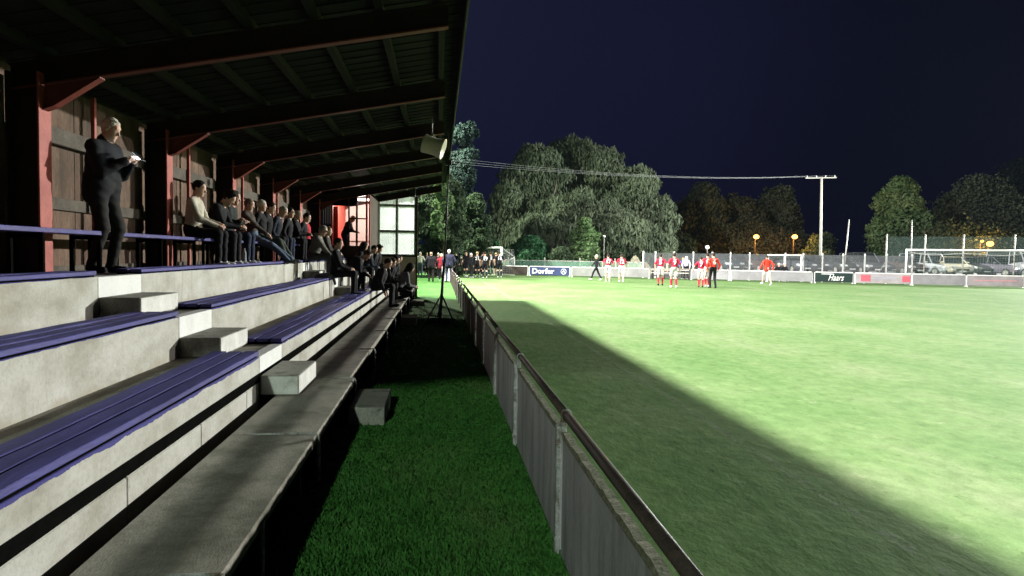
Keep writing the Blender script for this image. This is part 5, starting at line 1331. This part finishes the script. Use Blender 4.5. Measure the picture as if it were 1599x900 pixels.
# players in black by the barrier end
BL2 = (.010,.010,.013); gB = 'players in black near the barrier end'
for (px, py, n_, r_, lab, hr, st) in ((728, 432, None, U+2.6, 'player in black turned to the camera beside the white gate', (.03,.02,.015), .1),
    (745, 433, '21', U, 'player in black with number 21 and fair hair', (.35,.26,.15), .25),
    (753, 431, '4', U-.4, 'player in black half hidden behind number 21', (.03,.02,.015), .2),
    (766, 430.5, '8', U+.2, 'player in black between numbers 21 and 19', (.05,.035,.02), .2),
    (755, 434, '19', U, None, None, None), ):
    if lab: player(px, py, r_, n_, lab, gB, top=BL2, shorts=BL2, sock=BL2, hair=hr, stride=st, H=1.85)
player(755.5+20, 430, U+.3, None, 'lean player in black with bare legs in front of the goal net', gB, top=BL2, shorts=BL2, sock=(.42,.30,.24), stride=.15, H=1.84)
player(780, 434, U-.1, '16', 'player in black with number 16 on the right end of the black team', gB, top=BL2, shorts=BL2, sock=BL2, stride=.3, H=1.90)
player(757, 435, U+.05, '19', 'player in black with number 19 in the centre of the black team', gB, top=BL2, shorts=BL2, sock=BL2, stride=.2, H=1.86)
player(774, 430.5, U, None, 'player in black partly behind number 16', gB, top=BL2, shorts=BL2, sock=(.42,.30,.24), stride=.3, H=1.80, hair=(.30,.22,.12))
person(G(735, 434), U-1, 'coach in black with cap at the barrier end beside the players', H=1.80, top=BK, pants=BK, hair=(.5,.5,.5), hairtype='cap', res=.019)
# spectators on the grass strip
gS = 'spectators walking on the grass strip'
def walker(px, py, rz, label, **k):
    k['H'] = k.get('H', 1.76)*1.05
    k.setdefault('stride', .25); return person(G(px, py), rz, label, group=gS, res=.019, **k)
walker(656, 434, U, 'man in a pale shirt and dark jeans next to the end wall', H=1.74, top=(.45,.42,.36), pants=(.04,.05,.07), hair=(.35,.32,.28), hairtype='bald', shoes=BK)
walker(666, 431, U, 'spectator in dark clothes half hidden behind the pale shirt', H=1.72, top=(.04,.04,.06), pants=(.03,.035,.05), hair=(.30,.2,.12))
walker(673, 440, U+.1, 'spectator in a wide black jacket with fair hair seen from behind', H=1.74, top=BK, pants=(.02,.015,.014), hair=(.30,.22,.14), coat=True, bulk=1.25, shoes=BK)
walker(684, 434, U-.2, 'grey-haired spectator in black between the black jacket and the red coat', H=1.70, top=BK, pants=BK, hair=(.5,.46,.4), hairtype='short')
walker(689, 439, U, 'woman in a dark red coat with fair hair left of the tall man', H=1.66, top=(.22,.02,.03), pants=BK, hair=(.55,.45,.32), hairtype='long', coat=True)
walker(701, 441, U+.2, 'tall man in a long dark navy coat and jeans beside the barrier end', H=1.90, top=(.022,.024,.045), pants=(.05,.065,.11), hair=(.6,.58,.55), hairtype='short', coat=True, bulk=1.15, shoes=BK)
walker(712, 431, U+2.2, 'spectator in black leaning on the far end of the barrier', H=1.78, top=BK, pants=BK, hair=(.02,.018,.015))
# behind the boards
p_ = onfence(1066, 1.7); person((p_.x, p_.y, 0), dn+.3, 'spectator in a violet jacket standing behind the team bench', H=1.70, top=(.16,.12,.36), pants=BK, hair=(.3,.2,.12), res=.019)
p_ = onfence(1071.5, 1.4); person((p_.x, p_.y, 0), dn-.4, 'spectator in a white hooded top behind the team bench, right of the violet jacket', H=1.78, top=(.68,.70,.75), pants=BK, hair=(.68,.70,.75), hairtype='hood', res=.019)
for (px_, lb_) in ((1215, 'grey-haired person in black sitting under the small portable goal, left one'), (1224, 'grey-haired person in black sitting under the small portable goal, right one')):
    p_ = onfence(px_, 1.2); person((p_.x, p_.y, .0), dn, lb_, H=1.7, pel=.62, lean=10, foot={1:(.42,.1,.085),-1:(.42,-.1,.085)}, top=BK, pants=BK, hair=(.55,.52,.48), res=.019)
bn_ = empty('garden_bench', onfence(1219.5, 1.3), 0, 'low dark bench under the two seated people behind the boards', 'bench')
kids(seg_box(MB(), onfence(1208,1.2), onfence(1232,1.2), .42, .48, .4, -.1).build('seat', M['darkwood']), bn_)
for px_ in (1210, 1230): kids(seg_box(MB(), onfence(px_,1.2)-fdir*.03, onfence(px_,1.2)+fdir*.03, 0, .42, .36, -.08).build('leg', M['darkwood']), bn_)
# white sheet, jacket on bench, bottle
y_ = AX(594, 420, -1.2).y; sh_ = MB().quadbox([(-1.20,y_-.12,.86),(-1.02,y_-.12,.98),(-1.02,y_+.10,.98),(-1.20,y_+.10,.86),(-1.20,y_-.12,.863),(-1.02,y_-.12,.983),(-1.02,y_+.10,.983),(-1.20,y_+.10,.863)]).build('paper_sheet', M['whitepaint']); tag(sh_, 'white sheet of paper in the hands of the youth on the lowest edge', 'paper')
jk = Body(.012); yj = 16.9
for q in range(9): jk.ell((XW2-.12+random.uniform(-.16,.14), yj+random.uniform(-.35,.3), Z2+.07+random.uniform(-.01,.03)), (.14,.16,.045), 0, .04)
jk.cap((XW2+.02,yj+.1,Z2+.06),(XW2+.05,yj+.12,Z2-.10),.035,.03,0,.04)
o = jk.build('folded_jacket', [cloth((.10,.10,.12))], wrinkle=.005, clothm=(0,)); tag(o, 'crumpled grey jacket left on the middle blue bench', 'jacket')
for i_, (px_, lb_) in enumerate(((381.5, 'dark drink bottle standing by the feet of the third seated man'),)):
    q_ = AX(px_, 405, -3.3); o = MB().tube((-3.3,q_.y,Z3+.03),(-3.3,q_.y,Z3+.22),.035,12).tube((-3.3,q_.y,Z3+.22),(-3.3,q_.y,Z3+.27),.03,12,.014).tube((-3.3,q_.y,Z3+.27),(-3.3,q_.y,Z3+.30),.016,10).build('bottle', plain('bottle_plastic',(.3,.3,.32),.2)); tag(o, lb_, 'bottle')

# ------------------------------------------------------------------ thin night mist, lit by the floodlights
hz = MB().box(-240, 340, -110, 480, -1.2, 60).build('haze', M['dark']); tag(hz, kind='stuff')
mt = bpy.data.materials.new('haze'); t = nodes(mt); out = t.nodes.new('ShaderNodeOutputMaterial'); pv = t.nodes.new('ShaderNodeVolumePrincipled')
pv.inputs['Color'].default_value = (.55,.68,1,1); pv.inputs['Density'].default_value = .00002; pv.inputs['Anisotropy'].default_value = .25
t.links.new(pv.outputs[0], out.inputs['Volume']); hz.data.materials.clear(); hz.data.materials.append(mt)
